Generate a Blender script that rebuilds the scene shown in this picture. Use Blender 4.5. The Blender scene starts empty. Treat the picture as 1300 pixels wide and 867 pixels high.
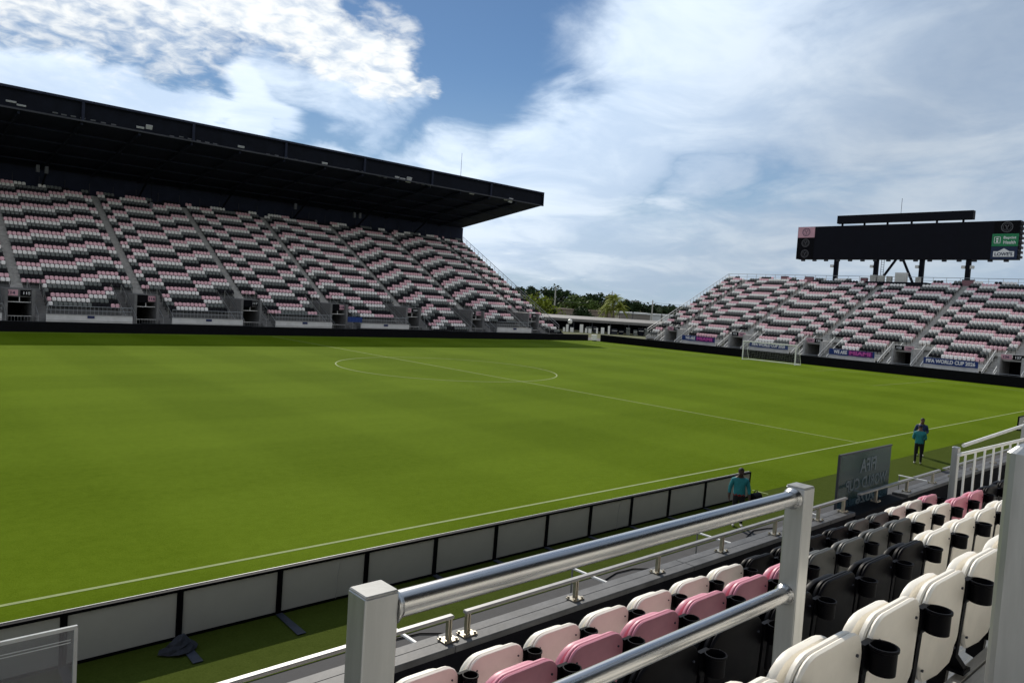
import bpy, bmesh, math, random
import numpy as np
from math import sin, cos, pi, radians, sqrt, exp
from mathutils import Vector, Matrix
random.seed(7); rng = np.random.default_rng(7)
SC = bpy.context.scene
COL = SC.collection

# ------------------------------------------------------------------ camera
CAM = Vector((-37.9326, -49.5470, 6.0113))
YAW, PITCH, ROLL = 0.83334, -0.05531, 0.06293
FW = Vector((cos(PITCH)*cos(YAW), cos(PITCH)*sin(YAW), sin(PITCH)))
R0 = Vector((sin(YAW), -cos(YAW), 0.0)); U0 = R0.cross(FW)
RT = R0*cos(ROLL) + U0*sin(ROLL); UP = U0*cos(ROLL) - R0*sin(ROLL)
cam = bpy.data.cameras.new('camera'); co = bpy.data.objects.new('camera', cam); COL.objects.link(co)
M = Matrix((RT, UP, -FW)).transposed().to_4x4(); M.translation = CAM
co.matrix_world = M
cam.sensor_width = 36; cam.lens = 946.01/1300*36
cam.clip_start = 0.05; cam.clip_end = 6000
SC.camera = co

# ------------------------------------------------------------------ light
SUN_AZ, SUN_EL = radians(63), radians(36.4)
sv = Vector((cos(SUN_AZ)*cos(SUN_EL), sin(SUN_AZ)*cos(SUN_EL), sin(SUN_EL)))
sl = bpy.data.lights.new('sun', 'SUN'); sl.energy = 4.8; sl.angle = radians(0.6); sl.color = (1.0, 0.93, 0.82)
so = bpy.data.objects.new('sun', sl); COL.objects.link(so)
so.rotation_euler = sv.to_track_quat('Z', 'Y').to_euler()
SC.view_settings.view_transform = 'Standard'; SC.view_settings.look = 'None'
SC.view_settings.gamma = 1.0; SC.view_settings.exposure = -0.19

# ------------------------------------------------------------------ sky
W = bpy.data.worlds.new('World'); SC.world = W; W.use_nodes = True
nt = W.node_tree; nt.nodes.clear()
def N(t, **k):
    n = nt.nodes.new(t)
    for a, b in k.items(): setattr(n, a, b)
    return n
L = nt.links.new
def setin(s, v):
    if hasattr(v, 'default_value') or isinstance(v, bpy.types.NodeSocket): L(v, s)
    else: s.default_value = v
def Mt(op, a, b=0.0, c=0.0, clamp=False):
    n = N('ShaderNodeMath', operation=op, use_clamp=clamp)
    for i, v in enumerate((a, b, c)): setin(n.inputs[i], v)
    return n.outputs[0]
def VM(op, a, b=(0, 0, 0)):
    n = N('ShaderNodeVectorMath', operation=op)
    setin(n.inputs[0], a); setin(n.inputs[1], b)
    return n
def SS(v, a, b, lo=0.0, hi=1.0):
    n = N('ShaderNodeMapRange', interpolation_type='SMOOTHSTEP')
    setin(n.inputs[0], v); n.inputs[1].default_value = a; n.inputs[2].default_value = b
    n.inputs[3].default_value = lo; n.inputs[4].default_value = hi
    return n.outputs[0]
def MixC(f, a, b):
    n = N('ShaderNodeMix', data_type='RGBA'); setin(n.inputs[0], f); setin(n.inputs[6], a); setin(n.inputs[7], b)
    return n.outputs[2]
def noise(vec, scale, detail=6, rough=0.55, dist=0.0):
    n = N('ShaderNodeTexNoise'); L(vec, n.inputs['Vector'])
    n.inputs['Scale'].default_value = scale; n.inputs['Detail'].default_value = detail
    n.inputs['Roughness'].default_value = rough; n.inputs['Distortion'].default_value = dist
    return n
tc = N('ShaderNodeTexCoord'); DIR = VM('NORMALIZE', tc.outputs['Generated']).outputs[0]
sky = N('ShaderNodeTexSky'); sky.sky_type = 'NISHITA'; sky.sun_disc = False
sky.sun_elevation = SUN_EL; sky.sun_rotation = pi/2 - SUN_AZ
sky.air_density = 1.0; sky.dust_density = 0.05; sky.ozone_density = 2.5; sky.altitude = 0
sep = N('ShaderNodeSeparateXYZ'); L(DIR, sep.inputs[0])
zc = Mt('MAXIMUM', sep.outputs[2], 0.0)
hgt = Mt('ADD', zc, 0.20)
dome = VM('DIVIDE', DIR, N('ShaderNodeCombineXYZ').outputs[0])
cmb = N('ShaderNodeCombineXYZ'); L(hgt, cmb.inputs[0]); L(hgt, cmb.inputs[1]); cmb.inputs[2].default_value = 1.0
nt.nodes.remove(dome.inputs[1].links[0].from_node) if dome.inputs[1].links else None
L(cmb.outputs[0], dome.inputs[1])
PL = dome.outputs[0]                                     # cloud-layer coordinates
n_big = noise(PL, 0.8, 7, 0.56, 0.5)
n_mid = noise(PL, 2.5, 8, 0.56, 0.45)
n_fin = noise(PL, 19.0, 5, 0.55, 0.35)
# warp for the cloud masses
wv = VM('SUBTRACT', n_mid.outputs['Color'], (0.5, 0.5, 0.5)).outputs[0]
wsc = N('ShaderNodeVectorMath', operation='SCALE'); L(wv, wsc.inputs[0]); wsc.inputs[3].default_value = 0.11
WD = VM('ADD', DIR, wsc.outputs[0]).outputs[0]
def pdir(x, y):
    v = FW + RT*((x-650)/946.01) + UP*((433.5-y)/946.01)
    return v.normalized()
def capsule(a, b, ra, soft):
    """closeness (0..1) to the arc between two sky directions"""
    A = pdir(*a); B = pdir(*b); AB = B-A; l2 = max(AB.length_squared, 1e-6)
    pa = VM('SUBTRACT', WD, tuple(A)).outputs[0]
    t = VM('DOT_PRODUCT', pa, tuple(AB)).outputs['Value']
    t = Mt('DIVIDE', t, l2, clamp=True)
    s = N('ShaderNodeVectorMath', operation='SCALE'); s.inputs[0].default_value = tuple(AB); L(t, s.inputs[3])
    d = VM('LENGTH', VM('SUBTRACT', pa, s.outputs[0]).outputs[0]).outputs['Value']
    return SS(d, ra/946.0, (ra+soft)/946.0, 1.0, 0.0)
def total(items):
    acc = None
    for a, b, r, s, w in items:
        v = Mt('MULTIPLY', capsule(a, b, r, s), w)
        acc = v if acc is None else Mt('MAXIMUM', acc, v)
    return acc
bright = total([((40, -75), (250, -25), 34, 34, 1.0), ((250, -25), (390, 22), 30, 34, 1.0), ((390, 22), (488, 92), 24, 28, 1.0),
                ((488, 96), (545, 114), 4, 22, 0.85), ((-80, -10), (50, 22), 10, 50, 0.62), ((-300, -110), (0, -110), 60, 90, 0.9), ((470, 20), (518, 62), 4, 34, 0.6),
                ((150, -160), (480, -420), 110, 160, 0.85), ((640, 317), (664, 317), 1, 9, 0.42), ((700, 360), (716, 354), 1, 9, 0.42), ((735, 364), (748, 356), 1, 8, 0.36)])
veil = total([((-60, 106), (140, 126), 22, 36, 1.25), ((140, 126), (320, 150), 12, 30, 1.15), ((325, 98), (350, 140), 12, 32, 0.95),
              ((345, 92), (470, 130), 6, 42, 0.72), ((400, 190), (560, 190), 3, 28, 0.62), ((470, 160), (520, 130), 4, 30, 0.6), ((560, 205), (700, 245), 12, 50, 0.8),
              ((600, 300), (770, 190), 40, 80, 1.0), ((760, 200), (860, 60), 26, 70, 0.95), ((850, 60), (1000, -60), 50, 110, 0.9),
              ((860, 240), (925, 212), 3, 60, 0.9), ((830, 140), (1100, 110), 34, 90, 0.9), ((1100, 110), (1500, 60), 60, 110, 0.85),
              ((640, 310), (1000, 330), 24, 80, 0.75), ((1000, 330), (1500, 230), 34, 90, 0.8), ((590, 315), (640, 300), 8, 24, 0.9)])
fbm = Mt('ADD', Mt('MULTIPLY', n_mid.outputs['Fac'], 0.62), Mt('MULTIPLY', n_fin.outputs['Fac'], 0.38))
fb2 = Mt('ADD', Mt('MULTIPLY', n_mid.outputs['Fac'], 0.35), Mt('MULTIPLY', n_fin.outputs['Fac'], 0.65))
cov_b = SS(Mt('ADD', bright, Mt('MULTIPLY', Mt('SUBTRACT', fb2, 0.5), 1.5)), 0.24, 1.08)
cov_v = SS(Mt('ADD', veil, Mt('MULTIPLY', Mt('SUBTRACT', fbm, 0.5), 0.62)), 0.10, 0.95)
# broken veil over the unseen rest of the sky, whitened away from the sun
front = VM('DOT_PRODUCT', DIR, tuple(FW)).outputs['Value']
els = SS(front, 0.80, 0.55)
cov_g = Mt('MULTIPLY', SS(Mt('ADD', Mt('MULTIPLY', n_big.outputs['Fac'], 0.6), Mt('MULTIPLY', fbm, 0.4)), 0.30, 0.58), Mt('MULTIPLY', els, 0.92))
cov_v = Mt('MAXIMUM', cov_v, cov_g)
skyc = N('ShaderNodeMix', data_type='RGBA', blend_type='MULTIPLY'); skyc.inputs[0].default_value = 1.0
L(sky.outputs[0], skyc.inputs[6]); skyc.inputs[7].default_value = (0.58, 0.69, 0.785, 1)
base = skyc.outputs[2]
hz = SS(zc, 0.0, 0.30, 0.85, 0.0)
base = MixC(hz, base, (4.5, 6.0, 7.8, 1))
shade = SS(n_mid.outputs['Fac'], 0.35, 0.66)
veilc = MixC(shade, (4.9, 6.0, 7.5, 1), (6.9, 7.8, 8.8, 1))
sund = VM('DOT_PRODUCT', DIR, tuple(sv)).outputs['Value']
glow = SS(sund, 0.70, 0.90, 1.0, 1.6)
vsc = N('ShaderNodeVectorMath', operation='SCALE'); L(veilc, vsc.inputs[0]); L(glow, vsc.inputs[3]); veilc = vsc.outputs[0]
veilc = MixC(SS(sund, 0.52, -0.10), veilc, (12.4, 12.4, 12.4, 1))  # unseen sky away from the sun whitened to add fill light
col = MixC(Mt('MULTIPLY', cov_v, 0.91), base, veilc)
brc = MixC(SS(n_fin.outputs['Fac'], 0.32, 0.62), (9.6, 10.5, 11.5, 1), (12.6, 12.8, 12.6, 1))
col = MixC(Mt('MULTIPLY', cov_b, 0.95), col, brc)
bg = N('ShaderNodeBackground'); bg.inputs['Strength'].default_value = 0.097; L(col, bg.inputs['Color'])
out = N('ShaderNodeOutputWorld'); L(bg.outputs[0], out.inputs['Surface'])

# ------------------------------------------------------------------ materials
MATS = {}
def mat(name, color, rough=0.6, metal=0.0, var=0.15, scale=8.0, bump=0.0, bscale=60.0, stretch=(1, 1, 1), coat=0.0, dirt=0.0, spec=0.35):
    if name in MATS: return MATS[name]
    m = bpy.data.materials.new(name); m.use_nodes = True
    t = m.node_tree; b = t.nodes['Principled BSDF']
    b.inputs['Roughness'].default_value = rough; b.inputs['Metallic'].default_value = metal
    b.inputs['Specular IOR Level'].default_value = spec
    if coat: b.inputs['Coat Weight'].default_value = coat
    tc = t.nodes.new('ShaderNodeTexCoord'); mp = t.nodes.new('ShaderNodeMapping'); mp.inputs['Scale'].default_value = stretch
    t.links.new(tc.outputs['Object'], mp.inputs[0])
    n = t.nodes.new('ShaderNodeTexNoise'); n.inputs['Scale'].default_value = scale; n.inputs['Detail'].default_value = 6
    n.inputs['Roughness'].default_value = 0.62
    t.links.new(mp.outputs[0], n.inputs['Vector'])
    r = t.nodes.new('ShaderNodeValToRGB')
    c = np.array(color)
    r.color_ramp.elements[0].position = 0.3; r.color_ramp.elements[1].position = 0.7
    r.color_ramp.elements[0].color = (*np.clip(c*(1-var), 0, 1), 1); r.color_ramp.elements[1].color = (*np.clip(c*(1+var), 0, 1), 1)
    t.links.new(n.outputs['Fac'], r.inputs[0])
    src = r.outputs[0]
    if dirt:
        n2 = t.nodes.new('ShaderNodeTexNoise'); n2.inputs['Scale'].default_value = scale*0.35; n2.inputs['Detail'].default_value = 9
        n2.inputs['Roughness'].default_value = 0.72
        t.links.new(mp.outputs[0], n2.inputs['Vector'])
        r2 = t.nodes.new('ShaderNodeMapRange'); r2.inputs[1].default_value = 0.5; r2.inputs[2].default_value = 0.75
        r2.inputs[3].default_value = 0; r2.inputs[4].default_value = dirt
        t.links.new(n2.outputs['Fac'], r2.inputs[0])
        mx = t.nodes.new('ShaderNodeMix'); mx.data_type = 'RGBA'
        t.links.new(r2.outputs[0], mx.inputs[0]); t.links.new(src, mx.inputs[6]); mx.inputs[7].default_value = (*(c*0.42), 1)
        src = mx.outputs[2]
    t.links.new(src, b.inputs['Base Color'])
    rr = t.nodes.new('ShaderNodeMapRange'); rr.inputs[3].default_value = max(rough-0.08, 0.02); rr.inputs[4].default_value = min(rough+0.1, 1)
    t.links.new(n.outputs['Fac'], rr.inputs[0]); t.links.new(rr.outputs[0], b.inputs['Roughness'])
    if bump:
        nb = t.nodes.new('ShaderNodeTexNoise'); nb.inputs['Scale'].default_value = bscale; nb.inputs['Detail'].default_value = 5
        t.links.new(mp.outputs[0], nb.inputs['Vector'])
        bp = t.nodes.new('ShaderNodeBump'); bp.inputs['Strength'].default_value = bump; bp.inputs['Distance'].default_value = 0.02
        t.links.new(nb.outputs['Fac'], bp.inputs['Height']); t.links.new(bp.outputs[0], b.inputs['Normal'])
    MATS[name] = m
    return m

PINK = mat('pink_plastic', (0.68, 0.285, 0.36), 0.45, var=0.07, scale=9, dirt=0.12)
WHITE = mat('white_plastic', (0.87, 0.83, 0.75), 0.45, var=0.04, scale=9, dirt=0.2)
GREY = mat('grey_plastic', (0.085, 0.088, 0.085), 0.45, var=0.12, scale=9, spec=0.2)
BLACK = mat('black_plastic', (0.0035, 0.0035, 0.005), 0.45, var=0.2, scale=9, spec=0.07)
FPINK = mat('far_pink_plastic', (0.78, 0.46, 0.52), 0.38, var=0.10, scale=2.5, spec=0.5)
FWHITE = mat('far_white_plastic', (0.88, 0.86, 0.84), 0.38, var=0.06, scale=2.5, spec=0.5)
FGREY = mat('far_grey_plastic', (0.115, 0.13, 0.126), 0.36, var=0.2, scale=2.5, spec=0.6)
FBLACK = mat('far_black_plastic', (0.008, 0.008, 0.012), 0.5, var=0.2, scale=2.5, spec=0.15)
ALU = mat('brushed_aluminium', (0.47, 0.475, 0.48), 0.27, 1.0, var=0.14, scale=16, stretch=(0.12, 2.5, 2.5), dirt=0.35)
ALUFLAT = mat('dull_aluminium_bar', (0.26, 0.26, 0.26), 0.5, 0.5, var=0.12, scale=10, dirt=0.3)
ALUPOST = mat('satin_aluminium_post', (0.42, 0.43, 0.43), 0.36, 0.8, var=0.10, scale=9, stretch=(2.5, 2.5, 0.25), bump=0.03, bscale=30, dirt=0.38)
STEEL = mat('stainless_steel', (0.38, 0.35, 0.29), 0.42, 1.0, var=0.1, scale=30)
PLANK = mat('aluminium_plank', (0.55, 0.54, 0.51), 0.6, 0.1, var=0.14, scale=7, stretch=(0.4, 4, 4), dirt=0.45, bump=0.05, bscale=70)
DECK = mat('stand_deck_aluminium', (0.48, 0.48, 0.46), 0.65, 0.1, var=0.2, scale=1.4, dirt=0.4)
EDECK = mat('shaded_covered_deck', (0.085, 0.087, 0.088), 0.7, 0.0, var=0.25, scale=1.4, dirt=0.4)  # shade under the roof put into a darker deck colour
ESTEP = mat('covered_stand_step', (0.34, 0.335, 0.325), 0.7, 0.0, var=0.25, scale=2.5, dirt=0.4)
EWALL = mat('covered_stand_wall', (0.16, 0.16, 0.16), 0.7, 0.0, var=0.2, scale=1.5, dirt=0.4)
STEP = mat('aisle_step_aluminium', (0.40, 0.40, 0.39), 0.6, 0.15, var=0.25, scale=2.5, dirt=0.3)
LTGREY = mat('light_grey_panel', (0.64, 0.64, 0.62), 0.6, 0, var=0.1, scale=1.2, dirt=0.35)
CAPM = mat('wall_cap_metal', (0.088, 0.091, 0.098), 0.6, 0.15, var=0.32, scale=6, bump=0.12, bscale=25, dirt=0.5)
NAVY = mat('black_wall_cloth', (0.006, 0.0065, 0.010), 0.8, var=0.25, scale=4, bump=0.15, bscale=12, spec=0.08)
DARK = mat('dark_roof_steel', (0.0065, 0.008, 0.014), 0.7, var=0.3, scale=1.0, spec=0.08)
SOFF = mat('navy_roof_lining', (0.021, 0.025, 0.046), 0.75, var=0.2, scale=0.6, spec=0.08)
DARK3 = mat('dark_roof_beam', (0.021, 0.025, 0.043), 0.75, var=0.2, scale=1.0, spec=0.08)
DARK2 = mat('dark_truss_steel', (0.042, 0.045, 0.056), 0.6, var=0.25, scale=2.0, spec=0.2)
LEDM = mat('black_led_board', (0.004, 0.004, 0.006), 0.6, var=0.3, scale=1.5, spec=0.08)
BOARDP = mat('grey_board_back', (0.57, 0.56, 0.52), 0.5, var=0.05, scale=1.2, dirt=0.25)
FOOTM = mat('board_foot_plate', (0.035, 0.042, 0.062), 0.45, var=0.25, scale=8)
CLOTH = mat('dark_tarpaulin', (0.022, 0.025, 0.035), 0.75, var=0.3, scale=12, bump=0.3, bscale=20)
PAINT = mat('white_line_paint', (0.22, 0.27, 0.10), 0.9, var=0.18, scale=3)
WPAINT = mat('white_metal_paint', (0.80, 0.80, 0.78), 0.4, var=0.05, scale=4)
BLUEB = mat('blue_banner', (0.015, 0.045, 0.19), 0.7, var=0.12, scale=2)
MAGB = mat('magenta_banner', (0.13, 0.02, 0.16), 0.7, var=0.1, scale=2)
SCREEN = mat('dark_screen', (0.0065, 0.007, 0.012), 0.6, var=0.15, scale=0.8, spec=0.1)
PINKP = mat('pink_sign', (0.60, 0.34, 0.40), 0.6, var=0.06, scale=1)
GREENP = mat('green_sign', (0.02, 0.22, 0.09), 0.6, var=0.08, scale=1)
NAVYP = mat('navy_sign', (0.012, 0.025, 0.07), 0.6, var=0.1, scale=1)
LETTER = mat('white_lettering', (0.80, 0.81, 0.82), 0.6, var=0.03, scale=2)
DIMLET = mat('dim_lettering', (0.10, 0.10, 0.11), 0.6, var=0.05, scale=2)
PLET = mat('pink_lettering', (0.62, 0.10, 0.40), 0.6, var=0.05, scale=2)
ROOFG = mat('grey_canopy_roof', (0.17, 0.165, 0.16), 0.7, var=0.12, scale=0.5, dirt=0.2)
TANW = mat('tan_wall', (0.22, 0.18, 0.15), 0.8, var=0.12, scale=0.3)
CONC = mat('pole_concrete', (0.42, 0.41, 0.39), 0.8, var=0.1, scale=1)
BARK = mat('bark', (0.12, 0.10, 0.08), 0.9, var=0.3, scale=2)
NETM = mat('net_cord', (0.55, 0.56, 0.57), 0.7, var=0.05)
def leafmat(name, c):
    m = mat(name, c, 0.6, var=0.45, scale=0.6, spec=0.03)
    return m
LEAF_D = leafmat('dark_leaves', (0.030, 0.052, 0.022)); LEAF_M = leafmat('mid_leaves', (0.060, 0.092, 0.022))
LEAF_Y = leafmat('yellow_green_leaves', (0.17, 0.21, 0.026)); PALM = leafmat('palm_leaves', (0.24, 0.27, 0.05))

def glassmat(name, tint, alpha, base, rough=0.04):
    m = bpy.data.materials.new(name); m.use_nodes = True; t = m.node_tree; t.nodes.clear()
    o = t.nodes.new('ShaderNodeOutputMaterial'); mx = t.nodes.new('ShaderNodeMixShader')
    tr = t.nodes.new('ShaderNodeBsdfTransparent'); tr.inputs[0].default_value = (*tint, 1)
    pr = t.nodes.new('ShaderNodeBsdfPrincipled'); pr.inputs['Base Color'].default_value = (*base, 1)
    pr.inputs['Roughness'].default_value = rough; pr.inputs['Specular IOR Level'].default_value = 0.16
    n = t.nodes.new('ShaderNodeTexNoise'); n.inputs['Scale'].default_value = 3.0; n.inputs['Detail'].default_value = 5
    tcn = t.nodes.new('ShaderNodeTexCoord'); t.links.new(tcn.outputs['Object'], n.inputs['Vector'])
    rm = t.nodes.new('ShaderNodeMapRange'); rm.inputs[3].default_value = max(alpha-0.01, 0); rm.inputs[4].default_value = alpha+0.01
    t.links.new(n.outputs['Fac'], rm.inputs[0]); t.links.new(rm.outputs[0], mx.inputs[0])
    t.links.new(tr.outputs[0], mx.inputs[1]); t.links.new(pr.outputs[0], mx.inputs[2]); t.links.new(mx.outputs[0], o.inputs[0])
    return m
GLASS = glassmat('tinted_glass', (0.42, 0.56, 0.64), 0.60, (0.026, 0.055, 0.080), 0.16)
GLASS2 = glassmat('clear_glass', (0.84, 0.87, 0.88), 0.34, (0.20, 0.21, 0.23))

def grassmat(name, c1, c2, stripe=True, dark=1.0):
    m = bpy.data.materials.new(name); m.use_nodes = True; t = m.node_tree; b = t.nodes['Principled BSDF']
    b.inputs['Roughness'].default_value = 0.9; b.inputs['Specular IOR Level'].default_value = 0.012
    l = t.links.new
    tc = t.nodes.new('ShaderNodeTexCoord')
    def nz(scale, st, det=6, ro=0.6):
        mp = t.nodes.new('ShaderNodeMapping'); mp.inputs['Scale'].default_value = st; l(tc.outputs['Object'], mp.inputs[0])
        n = t.nodes.new('ShaderNodeTexNoise'); n.inputs['Scale'].default_value = scale; n.inputs['Detail'].default_value = det
        n.inputs['Roughness'].default_value = ro; l(mp.outputs[0], n.inputs['Vector']); return n.outputs['Fac']
    def ma(op, a, v2, v3=0.0):
        n = t.nodes.new('ShaderNodeMath'); n.operation = op
        for i, v in enumerate((a, v2, v3)):
            if isinstance(v, (int, float)): n.inputs[i].default_value = v
            else: l(v, n.inputs[i])
        return n.outputs[0]
    patch = nz(0.055, (1, 1.5, 1), 5, 0.55); fine = nz(3.2, (1, 1, 1), 8, 0.75); mid = nz(0.42, (0.5, 1.6, 1), 6, 0.65); tiny = nz(26.0, (1, 1, 1), 4, 0.8)
    f = ma('ADD', ma('MULTIPLY', patch, 0.28), ma('MULTIPLY', mid, 0.22))
    f = ma('ADD', f, ma('MULTIPLY', fine, 0.50)); f = ma('ADD', f, ma('MULTIPLY', tiny, 0.80))
    f = ma('SUBTRACT', f, 0.90-0.5)
    if stripe:
        sx = t.nodes.new('ShaderNodeSeparateXYZ'); l(tc.outputs['Object'], sx.inputs[0])
        wob = ma('MULTIPLY', mid, 0.35)
        s = ma('SINE', ma('ADD', ma('MULTIPLY', sx.outputs[1], 2*pi/11.3), wob), 0); s = ma('MULTIPLY', s, 3.0)
        n = t.nodes.new('ShaderNodeClamp'); n.inputs[1].default_value = -1; n.inputs[2].default_value = 1; l(s, n.inputs[0])
        f = ma('ADD', f, ma('MULTIPLY', n.outputs[0], 0.040))
        s2 = ma('SINE', ma('ADD', ma('MULTIPLY', sx.outputs[0], 2*pi/10.5), wob), 0); s2 = ma('MULTIPLY', s2, 3.0)
        n2 = t.nodes.new('ShaderNodeClamp'); n2.inputs[1].default_value = -1; n2.inputs[2].default_value = 1; l(s2, n2.inputs[0])
        f = ma('ADD', f, ma('MULTIPLY', n2.outputs[0], 0.05))
    r = t.nodes.new('ShaderNodeValToRGB'); r.color_ramp.elements[0].position = 0.25; r.color_ramp.elements[1].position = 0.78
    r.color_ramp.elements[0].color = (*c1, 1); r.color_ramp.elements[1].color = (*c2, 1)
    l(f, r.inputs[0]); l(r.outputs[0], b.inputs['Base Color'])
    bp = t.nodes.new('ShaderNodeBump'); bp.inputs['Strength'].default_value = 0.55; bp.inputs['Distance'].default_value = 0.03
    l(ma('ADD', tiny, fine), bp.inputs['Height']); l(bp.outputs[0], b.inputs['Normal'])
    return m
GRASS = grassmat('pitch_grass', (0.062, 0.100, 0.0015), (0.116, 0.172, 0.010))
TURF = grassmat('edge_turf', (0.036, 0.052, 0.006), (0.070, 0.092, 0.018), False)
FARG = grassmat('far_ground', (0.10, 0.11, 0.06), (0.18, 0.18, 0.12), False)
APRON = mat('asphalt_apron', (0.05, 0.05, 0.053), 0.85, var=0.25, scale=3, bump=0.2, bscale=80)

# ------------------------------------------------------------------ builders
class MB:
    def __init__(s): s.v = []; s.f = []; s.sm = []
    def add(s, vs, fs, smooth=False):
        o = len(s.v); s.v += [tuple(p) for p in vs]; s.f += [tuple(i+o for i in f) for f in fs]; s.sm += [smooth]*len(fs); return s
    def box(s, c, d, rz=0.0, rx=0.0):
        x, y, z = d[0]/2, d[1]/2, d[2]/2
        m = Matrix.Rotation(rz, 3, 'Z') @ Matrix.Rotation(rx, 3, 'X')
        vs = [Vector(c)+m @ Vector((a*x, b*y, e*z)) for e in (-1, 1) for a, b in ((-1, -1), (1, -1), (1, 1), (-1, 1))]
        return s.add(vs, [(3, 2, 1, 0), (4, 5, 6, 7), (0, 1, 5, 4), (1, 2, 6, 5), (2, 3, 7, 6), (3, 0, 4, 7)])
    def b2(s, lo, hi):
        return s.box([(a+b)/2 for a, b in zip(lo, hi)], [abs(b-a) for a, b in zip(lo, hi)])
    def bbox(s, c, d, r=0.005, rz=0.0):
        """box with rounded vertical edges and chamfered top"""
        pts = []
        for (sx, sy, a0) in ((1, 1, 0), (-1, 1, 90), (-1, -1, 180), (1, -1, 270)):
            for k in range(4):
                a = radians(a0+k*30); pts.append((sx*(d[0]/2-r)+r*cos(a), sy*(d[1]/2-r)+r*sin(a)))
        m = Matrix.Rotation(rz, 3, 'Z'); n = len(pts); vs = []
        for z, sc in ((-d[2]/2, 1), (d[2]/2-r*0.7, 1), (d[2]/2, None)):
            for p in pts:
                q = Vector((p[0], p[1], z)) if sc else Vector((p[0]*(1-0.7*r/(d[0]/2)), p[1]*(1-0.7*r/(d[1]/2)), z))
                vs.append(Vector(c)+m @ q)
        fs = [tuple(range(n-1, -1, -1)), tuple(range(2*n, 3*n))]
        for k in range(2):
            for i in range(n): fs.append((k*n+i, k*n+(i+1) % n, (k+1)*n+(i+1) % n, (k+1)*n+i))
        return s.add(vs, fs)
    def bar(s, a, b, w, h=None):
        a, b = Vector(a), Vector(b); h = h or w; d = (b-a).normalized()
        u = d.cross(Vector((0, 0, 1)));  u = Vector((1, 0, 0)) if u.length < 1e-4 else u.normalized(); t = u.cross(d)
        vs = [p+u*(i*w/2)+t*(j*h/2) for p in (a, b) for i, j in ((-1, -1), (1, -1), (1, 1), (-1, 1))]
        return s.add(vs, [(0, 1, 2, 3), (7, 6, 5, 4), (0, 4, 5, 1), (1, 5, 6, 2), (2, 6, 7, 3), (3, 7, 4, 0)])
    def tube(s, pts, r, n=8, cap=True):
        pts = [Vector(p) for p in pts]; rs = r if isinstance(r, (list, tuple)) else [r]*len(pts); vs = []
        for i, p in enumerate(pts):
            d = (pts[min(i+1, len(pts)-1)]-pts[max(i-1, 0)]).normalized()
            u = d.cross(Vector((0, 0, 1))); u = Vector((1, 0, 0)) if u.length < 1e-3 else u.normalized(); t = d.cross(u)
            vs += [p+(u*cos(2*pi*k/n)+t*sin(2*pi*k/n))*rs[i] for k in range(n)]
        fs = [(i*n+k, i*n+(k+1) % n, (i+1)*n+(k+1) % n, (i+1)*n+k) for i in range(len(pts)-1) for k in range(n)]
        s.add(vs, fs, True)
        if cap: s.add(vs[:n], [tuple(range(n))]); s.add(vs[-n:], [tuple(range(n-1, -1, -1))])
        return s
    def prism(s, outline, f, back, smooth=False):
        """outline: 2D points, f(p, layer) -> 3D ; layers 0..back"""
        n = len(outline); vs = [f(p, k) for k in range(back+1) for p in outline]
        fs = [tuple(range(n-1, -1, -1)), tuple(range(back*n, back*n+n))]
        s.add(vs, fs)
        s.add(vs, [(k*n+i, k*n+(i+1) % n, (k+1)*n+(i+1) % n, (k+1)*n+i) for k in range(back) for i in range(n)], smooth)
        return s
    def build(s, name, m, parent=None, smooth=None, fix=True):
        me = bpy.data.meshes.new(name); me.from_pydata(s.v, [], s.f); me.materials.append(m)
        if fix and len(s.f) < 60000:
            bm = bmesh.new(); bm.from_mesh(me); bmesh.ops.remove_doubles(bm, verts=bm.verts, dist=1e-5)
            bmesh.ops.recalc_face_normals(bm, faces=bm.faces)
            bm.to_mesh(me); bm.free()
        if any(s.sm) or smooth:
            me.polygons.foreach_set('use_smooth', [True]*len(me.polygons))
            me.set_sharp_from_angle(angle=radians(38))
        o = bpy.data.objects.new(name, me); COL.objects.link(o)
        if parent: o.parent = parent
        return o
def tag(o, label=None, cat=None, group=None, kind=None):
    if label: o['label'] = label
    if cat: o['category'] = cat
    if group: o['group'] = group
    if kind: o['kind'] = kind
    return o
def empty(name, loc, label, cat, group=None, rz=0.0):
    o = bpy.data.objects.new(name, None); COL.objects.link(o); o.location = loc; o.rotation_euler = (0, 0, rz)
    o.empty_display_size = 0.2
    return tag(o, label, cat, group)
def dup(root, loc, label=None, group=None, mats=None, rz=None):
    r = root.copy(); COL.objects.link(r); r.location = loc
    if rz is not None: r.rotation_euler = (0, 0, rz)
    if label: r['label'] = label
    if group: r['group'] = group
    for ch in root.children:
        c = ch.copy(); COL.objects.link(c); c.parent = r
        if mats and ch.name.split('.')[0] in mats:
            c.material_slots[0].link = 'OBJECT'; c.material_slots[0].material = mats[ch.name.split('.')[0]]
        for g in ch.children:
            d = g.copy(); COL.objects.link(d); d.parent = c
    return r
ORD = ['zeroth', 'first', 'second', 'third', 'fourth', 'fifth', 'sixth', 'seventh', 'eighth', 'ninth', 'tenth', 'eleventh', 'twelfth', 'thirteenth',
       'fourteenth', 'fifteenth', 'sixteenth', 'seventeenth', 'eighteenth', 'nineteenth', 'twentieth', 'twenty-first', 'twenty-second', 'twenty-third', 'twenty-fourth', 'twenty-fifth']
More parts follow.
